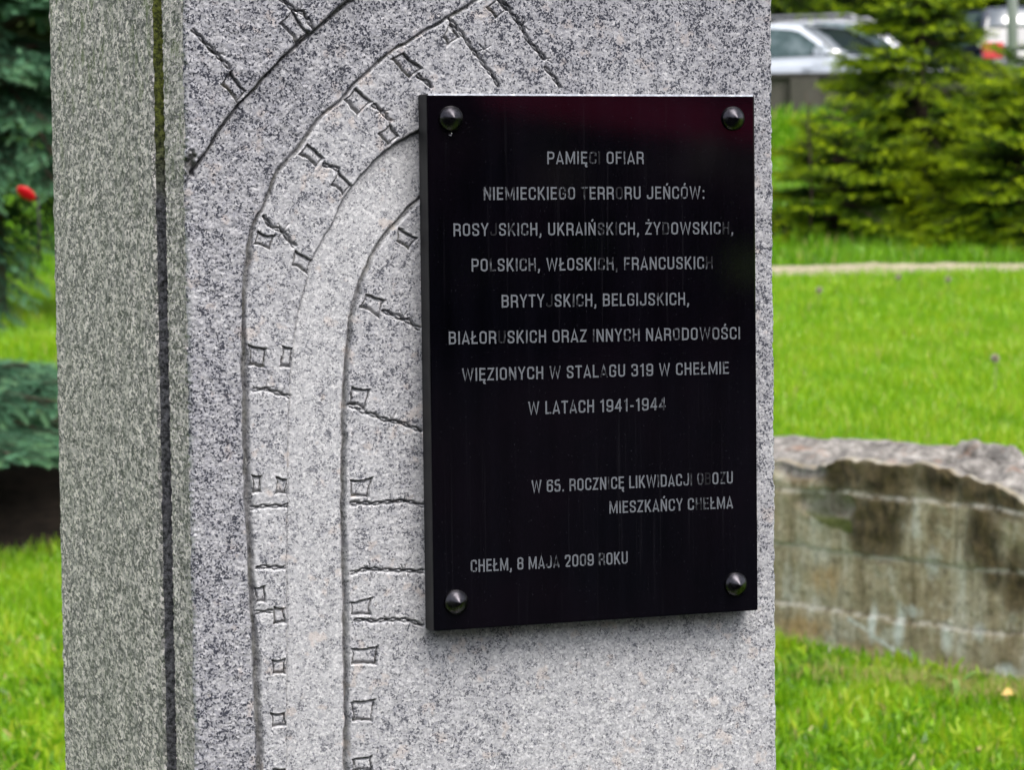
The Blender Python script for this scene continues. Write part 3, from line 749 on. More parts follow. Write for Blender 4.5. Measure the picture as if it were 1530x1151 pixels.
g = NT('sandy_path')
c = g.coord(); n1 = g.noise(c, 9, 6, .7)
g.set(color=g.ramp(n1, [(.3, (.20, .17, .10)), (.55, (.36, .31, .21)), (.75, (.45, .40, .30))]), rough=.95); g.bump(n1, .5, .02)
def path_mesh():
    ss = np.arange(-2.5, 14.01, .12); k = 12
    V = []; nz = rng.normal(0, .10, (2, len(ss)))
    for i, s in enumerate(ss):
        lo = 23.3-.02*s+.10*math.sin(s*1.9)+nz[0, i]; hi = 24.65+.03*math.sin(s)+.08*math.sin(s*2.7)+nz[1, i]
        for t in np.linspace(0, 1, k):
            d = lo+(hi-lo)*t; x, y = wxy(s, d); V.append((x, y, float(tz(np.array(s), np.array(d)))+.016))
    idx = np.arange(len(V)).reshape(len(ss), k)
    F = np.stack([idx[:-1, :-1], idx[1:, :-1], idx[1:, 1:], idx[:-1, 1:]], -1).reshape(-1, 4)
    return npmesh('path', np.array(V), F, True)
tag(link('path', path_mesh(), g.m), kind='structure')
M_ASPH = plain('asphalt', (.055, .055, .058), .85, 0, .25, 30)
tag(link('road', gridmesh('road', np.linspace(-60, 60, 40), np.linspace(40.6, 48.6, 8), lambda S, D: terr(S, D)+.012), M_ASPH), kind='structure')
M_REFL_FLOOR = plain('dark_reflection_floor', (.018, .018, .021), .9, 0, .3, 12, 0.0)  # added unseen dark ground that keeps the plaque's mirror image dark
def refl_floor():
    mb = MB()
    x, y = -16.0, -60.0
    mb.add([(x, y, .006), (40, y, .006), (40, -.35, .006), (x, -.35, .006)], [(0, 1, 2, 3)])
    return mb.build('reflection_floor', M_REFL_FLOOR)
tag(refl_floor(), kind='structure')
M_SPRUCE_SHADE = plain('spruce_shade', (.014, .010, .007), .95, 0, .5, 14, .1)  # dark sheet standing for the dense shade under the low spruce
def shade_patch():
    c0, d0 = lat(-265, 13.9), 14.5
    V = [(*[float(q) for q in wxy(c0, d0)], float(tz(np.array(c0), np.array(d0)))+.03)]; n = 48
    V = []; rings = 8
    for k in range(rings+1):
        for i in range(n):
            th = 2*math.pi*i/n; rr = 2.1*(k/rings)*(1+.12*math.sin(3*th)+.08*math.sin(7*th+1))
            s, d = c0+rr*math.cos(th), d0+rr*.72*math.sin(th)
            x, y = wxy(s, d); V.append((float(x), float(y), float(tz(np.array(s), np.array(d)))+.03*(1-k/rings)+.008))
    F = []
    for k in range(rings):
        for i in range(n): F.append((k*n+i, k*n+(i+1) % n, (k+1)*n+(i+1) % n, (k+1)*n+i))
    return npmesh('spruce_shade_sheet', np.array(V), np.array(F), True)
tag(link('spruce_shade_sheet', shade_patch(), M_SPRUCE_SHADE), kind='structure')

# ------------------------------------------------------------------ grass
g = NT('grass_blades')
v = g.attr('tint'); hgt = g.attr('tipness')
gc = g.ramp(v, [(0, (.06, .17, .005)), (.4, (.17, .38, .006)), (.75, (.30, .52, .010)), (.95, (.42, .52, .03)), (1, (.50, .42, .16))])
dif = g.n('ShaderNodeBsdfDiffuse'); tr = g.n('ShaderNodeBsdfTranslucent'); gl = g.n('ShaderNodeBsdfGlossy')
g.l(gc, dif.inputs[0]); g.l(gc, tr.inputs[0]); gl.inputs['Roughness'].default_value = .4
m1 = g.n('ShaderNodeMixShader'); m1.inputs[0].default_value = .42; g.l(dif.outputs[0], m1.inputs[1]); g.l(tr.outputs[0], m1.inputs[2])
m2 = g.n('ShaderNodeMixShader'); m2.inputs[0].default_value = .035; g.l(m1.outputs[0], m2.inputs[1]); g.l(gl.outputs[0], m2.inputs[2])
g.l(m2.outputs[0], g.t.nodes['Material Output'].inputs['Surface'])
M_GRASS = g.m
def blades(s, d, h, w, tint, lean=.45, seed=1):
    r_ = np.random.default_rng(seed); n = len(s)
    x, y = wxy(s, d); z = tz(s, d)-.006
    az = r_.random(n)*2*np.pi; ln = np.abs(r_.normal(lean*.6, lean*.5, n))
    dx, dy = np.cos(az), np.sin(az)
    fz = r_.random(n)*2*np.pi; bx, by = np.cos(fz)*w*.5, np.sin(fz)*w*.5
    P = np.stack([x, y, z], 1); u = np.stack([bx, by, 0*bx], 1); dirv = np.stack([dx, dy, 0*dx], 1)
    up = np.array([0, 0, 1.0])
    mid = P+up*(h*.55)[:, None]+dirv*(h*ln*.22)[:, None]
    tip = P+up*(h*np.sqrt(np.clip(1-ln*ln*.5, .25, 1)))[:, None]+dirv*(h*ln*.8)[:, None]
    V = np.stack([P-u, P+u, mid-u*.8, mid+u*.8, tip+u*.12, tip-u*.12], 1).reshape(-1, 3)
    o_ = np.arange(n)[:, None]*6
    F = np.concatenate([o_+np.array([[0, 1, 3, 2]]), o_+np.array([[2, 3, 4, 5]])], 0)
    return V, F, np.repeat(tint, 6), np.tile([0, 0, .55, .55, 1, 1], n)
def patch(n, d0, d1, sl, sr, h, w, seed, tint=(.25, .85)):
    r_ = np.random.default_rng(seed)
    d = d0+(d1-d0)*np.sqrt(r_.random(n)*(1-(d0/d1)**2)+(d0/d1)**2)*1.0 if False else d0+(d1-d0)*r_.random(n)
    a, b_ = sl(d), sr(d); s = a+(b_-a)*r_.random(n)
    cl = np.sin(s*5.1+np.sin(d*3.3))*np.sin(d*4.7+1.3*np.sin(s*2.9))+.8*np.sin(s*13+2*np.sin(d*7))*np.sin(d*11+s*3)
    t = np.clip(tint[0]+(tint[1]-tint[0])*(.5+.22*cl+.26*r_.normal(size=n)), 0, .93)
    t = np.where(r_.random(n) < .03, 1.0, t)
    hh = h*(.55+.75*r_.random(n))*(1+.18*cl)
    return s, d, hh, w*(.7+.6*r_.random(n)), t
def ok(s, d):
    q = .806*(s-.96)+.592*(d-10.5); tt = .592*(s-.96)-.806*(d-10.5)
    wall = (q > -.02) & (q < .50) & (tt > -2.5)
    path = (s > -2.5) & (d > 23.25-.02*s+.1*np.sin(s*1.9)) & (d < 24.7)
    c0, d0 = lat(-265, 13.9), 14.5
    shaded = ((s-c0)/1.95)**2+((d-d0)/1.38)**2 < 1
    x, y = wxy(s, d)
    monu = (x > XL-.13) & (x < XR+.13) & (y > -.40) & (y < .88)
    return ~(wall | path | shaded | monu | ((y < -.4) & (x > -16) & (x < 40)))
sets = []
L_ = lambda d: -.30*d-1.1
R_ = lambda d: .27*d+1.3
for (n, a, b_, h, w, sd_, tint) in [(120000, 4.2, 9.3, .058, .0052, 11, (.12, .92)), (85000, 9.0, 13.2, .065, .0062, 12, (.12, .9)), (135000, 11.0, 17.5, .085, .0075, 13, (.35, .95)),
                                (90000, 17.0, 23.6, .09, .0095, 14, (.3, .9)), (26000, 24.5, 30, .13, .016, 15, (.05, .6)), (34000, 28, 40, .15, .024, 16, (.05, .6))]:
    s, d, h_, w_, t_ = patch(int(n*1.28), a, b_, L_, R_, h, w, sd_, tint)
    k = ok(s, d); sets.append(blades(s[k], d[k], h_[k], w_[k], t_[k], .55, sd_))
# broad clover and weed leaves in the near turf
s, d, h_, w_, t_ = patch(50000, 4.2, 11.4, L_, R_, .062, .023, 21, (-.25, 1.15))
k = ok(s, d); sets.append(blades(s[k], d[k], h_[k], w_[k], t_[k], 1.1, 22))
Vs, Fs, Ts, Hs = [], [], [], []; b0 = 0
for V, F, t_, h_ in sets:
    Vs.append(V); Fs.append(F+b0); Ts.append(t_); Hs.append(h_); b0 += len(V)
go = link('grass', npmesh('grass', np.vstack(Vs), np.vstack(Fs), False, {'tint': np.concatenate(Ts), 'tipness': np.concatenate(Hs)}), M_GRASS)
tag(go, 'fresh bright green lawn grass around the monument and behind the broken wall', 'grass', kind='stuff')
del Vs, Fs, sets

# ------------------------------------------------------------------ broken concrete wall
g = NT('stained_concrete')
c = g.coord()
xyz = g.n('ShaderNodeSeparateXYZ'); g.l(c, xyz.inputs[0]); zc = xyz.outputs[2]
strk = g.noise(g.coord('Object', (9, 9, 1.6)), 1.0, 6, .66, .3)
blot = g.noise(c, 5.5, 6, .68); fine = g.noise(c, 55, 6, .75)
med = g.noise(g.coord('Object', (24, 24, 14)), 1.0, 5, .72)
edge_n = g.math('SUBTRACT', g.math('ADD', g.math('MULTIPLY', g.noise(g.coord('Object', (16, 16, 7)), 1.0, 6, .72), .75), g.math('MULTIPLY', med, .45)), .60)
col = g.ramp(strk, [(.30, (.25, .195, .11)), (.46, (.43, .36, .235)), (.58, (.53, .475, .35)), (.70, (.66, .645, .56))])
och = g.ramp(g.math('ADD', g.attr('ochre'), edge_n), [(.25, 0), (.75, .8)])
col = g.mix(och, col, (.50, .33, .14))
col = g.mix(g.ramp(blot, [(.54, 0), (.66, .6)]), col, (.68, .68, .58))
col = g.mix(g.ramp(blot, [(.30, .6), (.42, 0)]), col, (.17, .135, .07))
col = g.mix(g.ramp(med, [(.33, .6), (.46, 0)]), col, (.13, .105, .06))
col = g.mix(g.ramp(med, [(.57, 0), (.70, .45)]), col, (.66, .63, .54))
runs = g.noise(g.coord('Object', (26, 26, 1.5)), 1.0, 4, .62)
col = g.mix(g.ramp(runs, [(.56, 0), (.68, .55)]), col, (.15, .125, .07))
pale = g.ramp(g.math('ADD', g.attr('lime'), g.math('MULTIPLY', edge_n, 1.1)), [(.25, 0), (.65, .85)])
col = g.mix(pale, col, (.80, .84, .80))
dark = g.ramp(g.math('ADD', g.attr('stain'), g.math('MULTIPLY', edge_n, 1.25)), [(.24, 0), (.42, .55), (.62, .82), (.9, .95)])
col = g.mix(dark, col, g.mix(g.ramp(med, [(.42, 0), (.6, 1)]), (.040, .029, .014), (.15, .108, .052)))
moss = g.ramp(g.math('ADD', g.attr('moss'), edge_n), [(.35, 0), (.6, .85)])
col = g.mix(moss, col, (.10, .125, .02))
jl = g.attr('joint')
col = g.mix(g.math('MULTIPLY', jl, g.ramp(g.noise(c, 12, 4, .7), [(.48, 0), (.60, .75)])), col, (.07, .056, .036))
col = g.mix(g.math('MULTIPLY', jl, g.ramp(g.noise(c, 12, 4, .7), [(.46, .75), (.56, 0)])), col, (.70, .67, .60))
tf = g.attr('broken')
tn = g.noise(c, 16, 6, .75)
tcol = g.ramp(tn, [(.34, (.07, .064, .058)), (.46, (.21, .195, .18)), (.57, (.36, .335, .31)), (.70, (.66, .62, .57))])
tcol = g.mix(g.ramp(g.noise(c, 7, 4), [(.58, 0), (.66, .6)]), tcol, (.36, .23, .17))
tcol = g.mix(g.ramp(g.math('ADD', g.attr('hollow'), edge_n), [(.4, 0), (.6, .85)]), tcol, (.045, .035, .03))
col = g.mix(tf, col, tcol)
col = g.mix(g.ramp(fine, [(.34, .55), (.48, 0)]), col, (.07, .058, .042))
g.set(color=col, rough=.92, spec=.2); g.bump(g.math('ADD', fine, med), .9, .016)
M_CONC = g.m
STAIN = [[0.334, 0.66, 0.155, 0.065, 1], [0.54, 0.664, 0.151, 0.075, 1], [0.838, 0.677, 0.128, 0.07, 1], [1.013, 0.655, 0.125, 0.065, 1], [1.153, 0.608, 0.091, 0.051, 0.9], [0.522, 0.49, 0.142, 0.121, 1], [0.624, 0.557, 0.083, 0.093, 0.7], [1.044, 0.498, 0.087, 0.14, 0.85], [1.091, 0.388, 0.077, 0.082, 0.8], [0.101, 0.635, 0.109, 0.037, 0.6], [0.297, 0.532, 0.123, 0.07, 0.5], [1.198, 0.353, 0.076, 0.105, 0.8], [0.245, 0.673, 0.089, 0.047, 0.6], [0.805, 0.501, 0.033, 0.093, 0.4], [1.5, .56, .2, .09, 1], [1.9, .45, .15, .18, .8], [2.4, .52, .3, .1, 1], [-.4, .6, .3, .08, .9], [-.9, .45, .2, .15, .8], [3, .45, .3, .15, .9]]
LIME = [[0.51, 0.144, 0.024, 0.075, 0.9], [0.652, 0.14, 0.03, 0.084, 0.9], [0.884, 0.126, 0.033, 0.07, 0.8], [0.061, 0.219, 0.073, 0.14, 0.5], [0.805, 0.385, 0.058, 0.093, 0.5], [0.723, 0.518, 0.04, 0.117, 0.45], [1.028, 0.165, 0.043, 0.037, 0.6], [1.167, 0.05, 0.073, 0.028, 0.7], [0.705, 0.2, 0.083, 0.028, 0.6], [0.35, 0.536, 0.042, 0.07, 0.3], [1.6, .2, .05, .15, .8], [2.2, .25, .06, .12, .7], [-.5, .2, .05, .12, .8]]
OCHRE = [[0.242, 0.273, 0.124, 0.07, 0.8], [0.151, 0.08, 0.161, 0.065, 0.9], [0.468, 0.031, 0.136, 0.058, 0.7], [0.932, 0.028, 0.158, 0.058, 0.6], [1.7, .1, .3, .1, .7], [-.7, .1, .4, .1, .7]]
JOINTS = [[(-2.3, .575), (0.002, 0.576), (0.119, 0.58), (0.403, 0.595), (0.658, 0.594), (0.757, 0.592), (0.998, 0.592), (1.244, 0.586), (4, .57)],
          [(-2.3, .38), (0.0, 0.381), (0.154, 0.379), (0.47, 0.371), (0.656, 0.376), (0.837, 0.376), (1.028, 0.382), (1.244, 0.384), (4, .38)],
          [(-2.3, .16), (-0.002, 0.158), (0.33, 0.165), (0.672, 0.166), (0.836, 0.167), (0.964, 0.165), (1.152, 0.168), (1.244, 0.183), (4, .17)]]
CRACK = [(0.382, 0.142), (0.469, 0.12), (0.537, 0.087), (0.604, 0.064), (0.688, 0.055), (0.77, 0.02)]
TOPL = [(-2.4, .69), (-.6, .70), (0.003, 0.682), (0.084, 0.663), (0.174, 0.661), (0.263, 0.682), (0.334, 0.701), (0.473, 0.712), (0.574, 0.706), (0.658, 0.707), (0.724, 0.723), (0.79, 0.713), (0.871, 0.7), (0.966, 0.69), (1.06, 0.676), (1.153, 0.653), (1.244, 0.61), (1.6, .60), (2.4, .63), (4, .56)]
MOSS = [(0.173, 0.523), (0.244, 0.499), (0.315, 0.48), (0.385, 0.471)]
def wall_mesh():
    ts = np.arange(-2.3, 4.01, .011); n = len(ts); r_ = np.random.default_rng(5)
    f1 = lambda k, a: vnoise((n, 1), k, a, r_)[:, 0]
    tp = np.array(TOPL)
    zf = np.interp(ts, tp[:, 0], tp[:, 1])+f1(9, .006)+f1(4, .006)+f1(2, .004)
    zr = np.interp(ts, [-2.4, 0, 1.2, 4], [.73, .722, .725, .68])+f1(30, .010)+f1(9, .008)+f1(4, .005)
    U = np.concatenate([np.linspace(-.2, 1, 96)]); nf = len(U)
    Zz = np.where(U[None] < 0, U[None], U[None]*zf[:, None])
    Tt = np.repeat(ts[:, None], nf, 1)
    Y = vnoise((n, nf), 30, .006, r_)+vnoise((n, nf), 9, .003, r_)+vnoise((n, nf), 3, .002, r_)
    at_ = {k: np.zeros((n, nf)) for k in ('stain', 'lime', 'ochre', 'moss', 'joint', 'broken', 'hollow')}
    for nm, L in (('stain', STAIN), ('lime', LIME), ('ochre', OCHRE)):
        for (a, b_, ra, rb_, k) in L:
            rr = np.hypot((Tt-a)/(ra*1.25), (Zz-b_)/(rb_*1.25))
            at_[nm] = np.maximum(at_[nm], k*np.clip(1.25-rr, 0, 1)*(1.1 if nm == 'stain' else .85))
    def pdist(P):
        P = np.array(P); best = np.full(Tt.shape, 9.0)
        for a, b_ in zip(P[:-1], P[1:]):
            e = b_-a; q = np.clip(((Tt-a[0])*e[0]+(Zz-a[1])*e[1])/(e@e), 0, 1)
            best = np.minimum(best, np.hypot(Tt-a[0]-q*e[0], Zz-a[1]-q*e[1]))
        return best
    at_['lime'] = np.maximum(at_['lime'], .75*np.clip(1-pdist(CRACK)/.016, 0, 1))
    at_['moss'] = np.clip(1-pdist(MOSS)/.045, 0, 1)
    rag = vnoise((n, 1), 5, .004, r_)+vnoise((n, 1), 14, .005, r_)
    for k, J in enumerate(JOINTS):
        J = np.array(J); zj = np.interp(ts, J[:, 0], J[:, 1])[:, None]+np.roll(rag, k*37, 0)
        dz = Zz-zj
        at_['joint'] = np.maximum(at_['joint'], np.clip(1-np.abs(dz)/.011, 0, 1))
        Y += .006*np.clip(1-np.abs(dz)/.008, 0, 1)+(.007, -.003, .010)[k]*sm(-.004, .004, dz)
    # broken-away skin in the upper left and rough patches under the stains
    brk = np.clip(1.2-np.hypot((Tt-.26)/.17, (Zz-.545)/.055), 0, 1)
    Y += sm(.1, .5, brk)*(.016+vnoise((n, nf), 5, .014, r_)); at_['broken'] = .55*sm(.15, .5, brk)
    ul = np.clip(1-np.hypot((Tt-.10)/.20, (Zz-.665)/.055), 0, 1)
    Y += .03*sm(0, .6, ul)+sm(0, .4, ul)*vnoise((n, nf), 6, .012, r_); at_['broken'] = np.maximum(at_['broken'], sm(.1, .5, ul))
    Y += sm(.3, .8, at_['stain'])*vnoise((n, nf), 4, .006, r_)
    Y -= .025*sm(.05, .0, Zz)*(.6+.5*np.sin(ts*7)[:, None]*np.sin(ts*3.1)[:, None])
    cols = [np.stack([ts, Y[:, j], Zz[:, j]], 1) for j in range(nf)]
    A = {k: [v[:, j] for j in range(nf)] for k, v in at_.items()}
    nt_ = 44; Nt = vnoise((n, nt_+1), 9, .016, r_)+vnoise((n, nt_+1), 4, .012, r_)+vnoise((n, nt_+1), 2, .006, r_)
    y0 = Y[:, -1]
    zero = np.zeros(n)
    for j, u in enumerate(np.linspace(0, 1, nt_+1)[1:]):
        z = zf+(zr-zf)*u**.8+Nt[:, j]*min(1, u*6)*min(1.0, (1.04-u)*6)
        kk = np.clip(1-np.hypot((ts-.70)/.19, (u-.62)/.26), 0, 1); z = z-.085*sm(0, .45, kk)
        lip = np.clip(1-np.hypot((ts-.66)/.24, (u-.86)/.14), 0, 1); z = z+.035*sm(0, .6, lip)
        cols.append(np.stack([ts, y0+(.50-y0)*u, z], 1))
        for k in A: A[k].append(np.full(n, min(1, u*12)) if k == 'broken' else (sm(0, .5, kk) if k == 'hollow' else zero))
    for z_ in (.45, .2, -.15):
        cols.append(np.stack([ts, np.full(n, .50), np.minimum(zr, np.full(n, z_))], 1))
        for k in A: A[k].append(np.ones(n) if k == 'broken' else zero)
    V = np.stack(cols, 1); m = V.shape[1]
    idx = np.arange(n*m).reshape(n, m)
    F = np.stack([idx[:-1, :-1], idx[1:, :-1], idx[1:, 1:], idx[:-1, 1:]], -1).reshape(-1, 4)
    # closed ends: fold the last rows onto the middle of the wall
    mid = np.array([[ts[0], .25, .3], [ts[-1], .25, .3]])
    nV = n*m; V = np.vstack([V.reshape(-1, 3), mid])
    c0 = np.stack([idx[0, 1:], idx[0, :-1], np.full(m-1, nV), np.full(m-1, nV)], -1); c1 = np.stack([idx[-1, :-1], idx[-1, 1:], np.full(m-1, nV+1), np.full(m-1, nV+1)], -1)
    me = bpy.data.meshes.new('concrete_wall')
    me.from_pydata(V.tolist(), [], F.tolist()+c0[:, :3].tolist()+c1[:, :3].tolist())
    me.polygons.foreach_set('use_smooth', [True]*len(me.polygons))
    for k in A:
        a = me.attributes.new(k, 'FLOAT', 'POINT'); a.data.foreach_set('value', np.concatenate([np.stack(A[k], 1).ravel(), [0, 0]]).astype(np.float32))
    me.update()
    return me
wx, wy = wxy(.96, 10.5)
a_t = RT*.592-FD*.806
wo = link('concrete_wall', wall_mesh(), M_CONC)
wo.location = (float(wx), float(wy), 0); wo.rotation_euler = (0, 0, math.atan2(a_t[1], a_t[0]))
tag(wo, 'low broken concrete wall with crumbling top and dark brown stains in the grass', 'wall')

# ------------------------------------------------------------------ conifers
def foliage_mat(name, stops, trans=.25):
    q = NT(name); v = q.attr('tint')
    cc = q.ramp(v, stops)
    di = q.n('ShaderNodeBsdfDiffuse'); tr = q.n('ShaderNodeBsdfTranslucent'); q.l(cc, di.inputs[0]); q.l(cc, tr.inputs[0])
    m1 = q.n('ShaderNodeMixShader'); m1.inputs[0].default_value = trans; q.l(di.outputs[0], m1.inputs[1]); q.l(tr.outputs[0], m1.inputs[2])
    gl = q.n('ShaderNodeBsdfGlossy'); gl.inputs['Roughness'].default_value = .45
    m2 = q.n('ShaderNodeMixShader'); m2.inputs[0].default_value = .012; q.l(m1.outputs[0], m2.inputs[1]); q.l(gl.outputs[0], m2.inputs[2])
    q.l(m2.outputs[0], q.t.nodes['Material Output'].inputs['Surface'])
    return q.m
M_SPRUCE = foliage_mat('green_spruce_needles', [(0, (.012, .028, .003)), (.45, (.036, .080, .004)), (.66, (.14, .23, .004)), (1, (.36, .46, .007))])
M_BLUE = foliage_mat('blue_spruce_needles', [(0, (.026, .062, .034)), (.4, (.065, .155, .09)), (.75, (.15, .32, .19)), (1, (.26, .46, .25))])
M_BARK = plain('spruce_bark', (.055, .040, .030), .95, 0, .35, 20, .1)
def shoot_template(nn, ln, nl, nw, r_, spread=1.0):
    """a bottle-brush shoot along +X: quads for the needles"""
    V = []; F = []
    for i in range(nn):
        t = i/nn; x = ln*(.02+.98*t); th = i*2.4+r_.random()*.5
        back = 1.05-.35*t
        d = np.array([math.cos(back)*1.0, math.sin(back)*math.cos(th)*spread, math.sin(back)*math.sin(th)*spread])
        L = nl*(1-.25*t)*(.85+.3*r_.random())
        s = np.cross(d, [1, 0, 0]); s = s/np.linalg.norm(s)*nw*.5
        p = np.array([x, 0, 0]); q = p+d*L
        m_ = p+d*L*.55
        b = len(V); V += [p-s*.5, p+s*.5, m_+s, m_-s, q+s*.35, q-s*.35]; F += [(b, b+1, b+2, b+3), (b+3, b+2, b+4, b+5)]
    return np.array(V), np.array(F)
def conifer(H, Rb, z0, nbr, droop, r_, shoot_len=.11, dens=1.0, shape=1.0, uptip=.25, whorl=.2, inner=.25, rk=1.0):
    """returns shoots (pos, dir, scale, tint) and wood polylines"""
    pos, dirs, scl, tint, wood = [], [], [], [], []
    z = z0
    while z < H-.12:
        f = (H-z)/(H-z0)
        Lm = Rb*f**shape
        for k in range(nbr):
            az = 2*math.pi*(k+r_.random()*.8)/nbr+z*5; L = Lm*(.72+.45*r_.random())
            zz = z+r_.normal()*whorl*.75
            dv = np.array([math.cos(az), math.sin(az), 0]); side = np.array([-dv[1], dv[0], 0])
            rise = (.35*(1-f)+.05)*rk+r_.normal()*(.20 if rk == 1.0 else .07)
            pt = lambda t: np.array([0, 0, zz])+dv*L*t+np.array([0, 0, 1])*L*(rise*t-droop*f*t*t*1.2+uptip*droop*t**4)
            pts = [pt(t) for t in np.linspace(0, 1, 6)]
            wood.append((pts, .012*(.5+L)))
            nsec = max(3, int(L/.085*dens))
            for i in range(nsec):
                t = inner+(1-inner)*(i+.5*r_.random())/nsec
                p = pt(t); tg = pt(min(t+.05, 1.0))-pt(t-.05); tg /= np.linalg.norm(tg)
                for sg in (-1, 1):
                    L2 = (.16+.42*L*(1-t)**.8)*(.7+.5*r_.random())
                    d2 = tg*.75+side*sg*.75+np.array([0, 0, -.18*droop+.1*r_.normal()]); d2 /= np.linalg.norm(d2)
                    ns = max(1, int(L2/(shoot_len*.62)))
                    if ns > 1: wood.append(([p, p+d2*L2*.9], .004))
                    for j in range(ns):
                        u = (j+.35)/ns; pp = p+d2*L2*u*.9+np.array([0, 0, -.12*droop*L2*u*u])
                        for s2 in ((-1, 1) if j < ns-1 else (0,)):
                            d3 = d2*.8+np.cross(d2, [0, 0, 1])*s2*.55+np.array([0, 0, .12*r_.normal()-.05])+r_.normal(size=3)*.1
                            d3 /= np.linalg.norm(d3)
                            pos.append(pp); dirs.append(d3); scl.append(.75+.5*r_.random())
                            outer = t*.5+u*.5
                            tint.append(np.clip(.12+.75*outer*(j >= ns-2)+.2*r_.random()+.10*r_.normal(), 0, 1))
            pos.append(pt(.97)); dirs.append((pt(1.0)-pt(.9))/np.linalg.norm(pt(1.0)-pt(.9))); scl.append(1.2); tint.append(.9)
        z += whorl*(.75+.5*r_.random())*(.6+.4*f)
    for k in range(6):
        pos.append(np.array([0, 0, H-.05-.05*k])); dirs.append(np.array([r_.normal()*.4, r_.normal()*.4, 1.0])); scl.append(1.0); tint.append(.85)
    return np.array(pos), np.array(dirs), np.array(scl), np.array(tint), wood
def place(T, pos, dirs, scl):
    V, F = T
    x = dirs/np.linalg.norm(dirs, axis=1)[:, None]
    ref = np.tile([0.13, .21, 1.0], (len(x), 1)); y = np.cross(ref, x); y /= np.linalg.norm(y, axis=1)[:, None]
    zv = np.cross(x, y)
    A = np.stack([x, y, zv], 1)*scl[:, None, None]
    W = np.einsum('vk,mkj->mvj', V, A)+pos[:, None, :]
    Fo = (F[None]+np.arange(len(pos))[:, None, None]*len(V)).reshape(-1, 4)
    return W.reshape(-1, 3), Fo
def tubes(wood, n=4):
    Vs, Fs, b = [], [], 0
    for pts, r0 in wood:
        P = np.array(pts); m = len(P)
        t = np.gradient(P, axis=0); t /= np.linalg.norm(t, axis=1)[:, None]+1e-9
        a = np.cross(t, [0.3, .2, 1.0]); a /= np.linalg.norm(a, axis=1)[:, None]+1e-9; c_ = np.cross(t, a)
        rr = r0*np.linspace(1, .3, m)
        th = np.arange(n)*2*np.pi/n
        ring = P[:, None]+(a[:, None]*np.cos(th)[None, :, None]+c_[:, None]*np.sin(th)[None, :, None])*rr[:, None, None]
        Vs.append(ring.reshape(-1, 3))
        i = np.arange(m-1)[:, None]*n; k = np.arange(n)[None]
        Fs.append(np.stack([i+k, i+(k+1) % n, i+n+(k+1) % n, i+n+k], -1).reshape(-1, 4)+b); b += m*n
    return np.vstack(Vs), np.vstack(Fs)
def make_tree(name, loc, H, Rb, z0, mat, seed, nbr=7, droop=.35, shoot=(12, .11, .030, .006), dens=1.0, shape=.9, whorl=.2, trunk_r=None, rz=0.0, keep=None, inner=.25, rk=1.0):
    r_ = np.random.default_rng(seed)
    root = empty(name, loc, rz)
    pos, dirs, scl, tint, wood = conifer(H, Rb, z0, nbr, droop, r_, shoot[1], dens, shape, .25, whorl, inner, rk)
    if keep is not None:
        k = keep(pos); pos, dirs, scl, tint = pos[k], dirs[k], scl[k], tint[k]
    T = shoot_template(*shoot, r_)
    V, F = place(T, pos, dirs, scl)
    tv = np.repeat(tint, len(T[0]))
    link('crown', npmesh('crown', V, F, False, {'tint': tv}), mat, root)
    tr = trunk_r or H*.016
    mb = MB(); k = 9
    mb.tube([(.012*math.sin(i*1.3)*H*.2, .012*math.cos(i*1.7)*H*.2, -.12+(H+.05)*i/k) for i in range(k+1)], [tr*(1.25 if i == 0 else 1)*(1-i/k*.88) for i in range(k+1)], 10)
    V, F = tubes(wood)
    mb.add(V.tolist(), F.tolist())
    mb.build('trunk', M_BARK, root, True)
    return root
GR = None
def tree_at(px, d, *a, **kw): return gp(lat(px, d), d, -.02)
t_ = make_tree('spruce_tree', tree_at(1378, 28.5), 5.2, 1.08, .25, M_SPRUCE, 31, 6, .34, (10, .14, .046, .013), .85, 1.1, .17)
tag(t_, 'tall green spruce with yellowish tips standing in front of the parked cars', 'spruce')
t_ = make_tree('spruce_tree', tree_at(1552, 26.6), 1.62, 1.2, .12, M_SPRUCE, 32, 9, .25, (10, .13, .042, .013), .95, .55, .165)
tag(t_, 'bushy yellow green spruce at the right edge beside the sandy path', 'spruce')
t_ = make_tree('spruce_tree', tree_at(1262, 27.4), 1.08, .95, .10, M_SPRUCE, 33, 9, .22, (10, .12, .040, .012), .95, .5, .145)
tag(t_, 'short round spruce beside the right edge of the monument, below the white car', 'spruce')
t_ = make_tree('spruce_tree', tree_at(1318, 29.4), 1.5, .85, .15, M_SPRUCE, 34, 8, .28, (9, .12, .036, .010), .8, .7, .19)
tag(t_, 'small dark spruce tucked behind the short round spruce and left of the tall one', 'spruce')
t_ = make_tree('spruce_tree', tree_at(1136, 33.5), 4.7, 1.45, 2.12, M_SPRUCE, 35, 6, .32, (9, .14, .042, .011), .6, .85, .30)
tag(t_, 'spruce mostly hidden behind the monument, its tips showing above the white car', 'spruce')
# blue spruces on the left
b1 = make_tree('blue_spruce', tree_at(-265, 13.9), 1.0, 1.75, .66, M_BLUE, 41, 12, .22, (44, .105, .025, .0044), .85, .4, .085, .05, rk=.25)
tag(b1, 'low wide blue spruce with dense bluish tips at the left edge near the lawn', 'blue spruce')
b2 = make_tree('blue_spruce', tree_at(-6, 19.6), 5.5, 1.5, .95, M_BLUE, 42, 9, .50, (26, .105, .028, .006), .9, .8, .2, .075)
tag(b2, 'taller blue spruce with drooping branches behind the low one, at upper left', 'blue spruce')

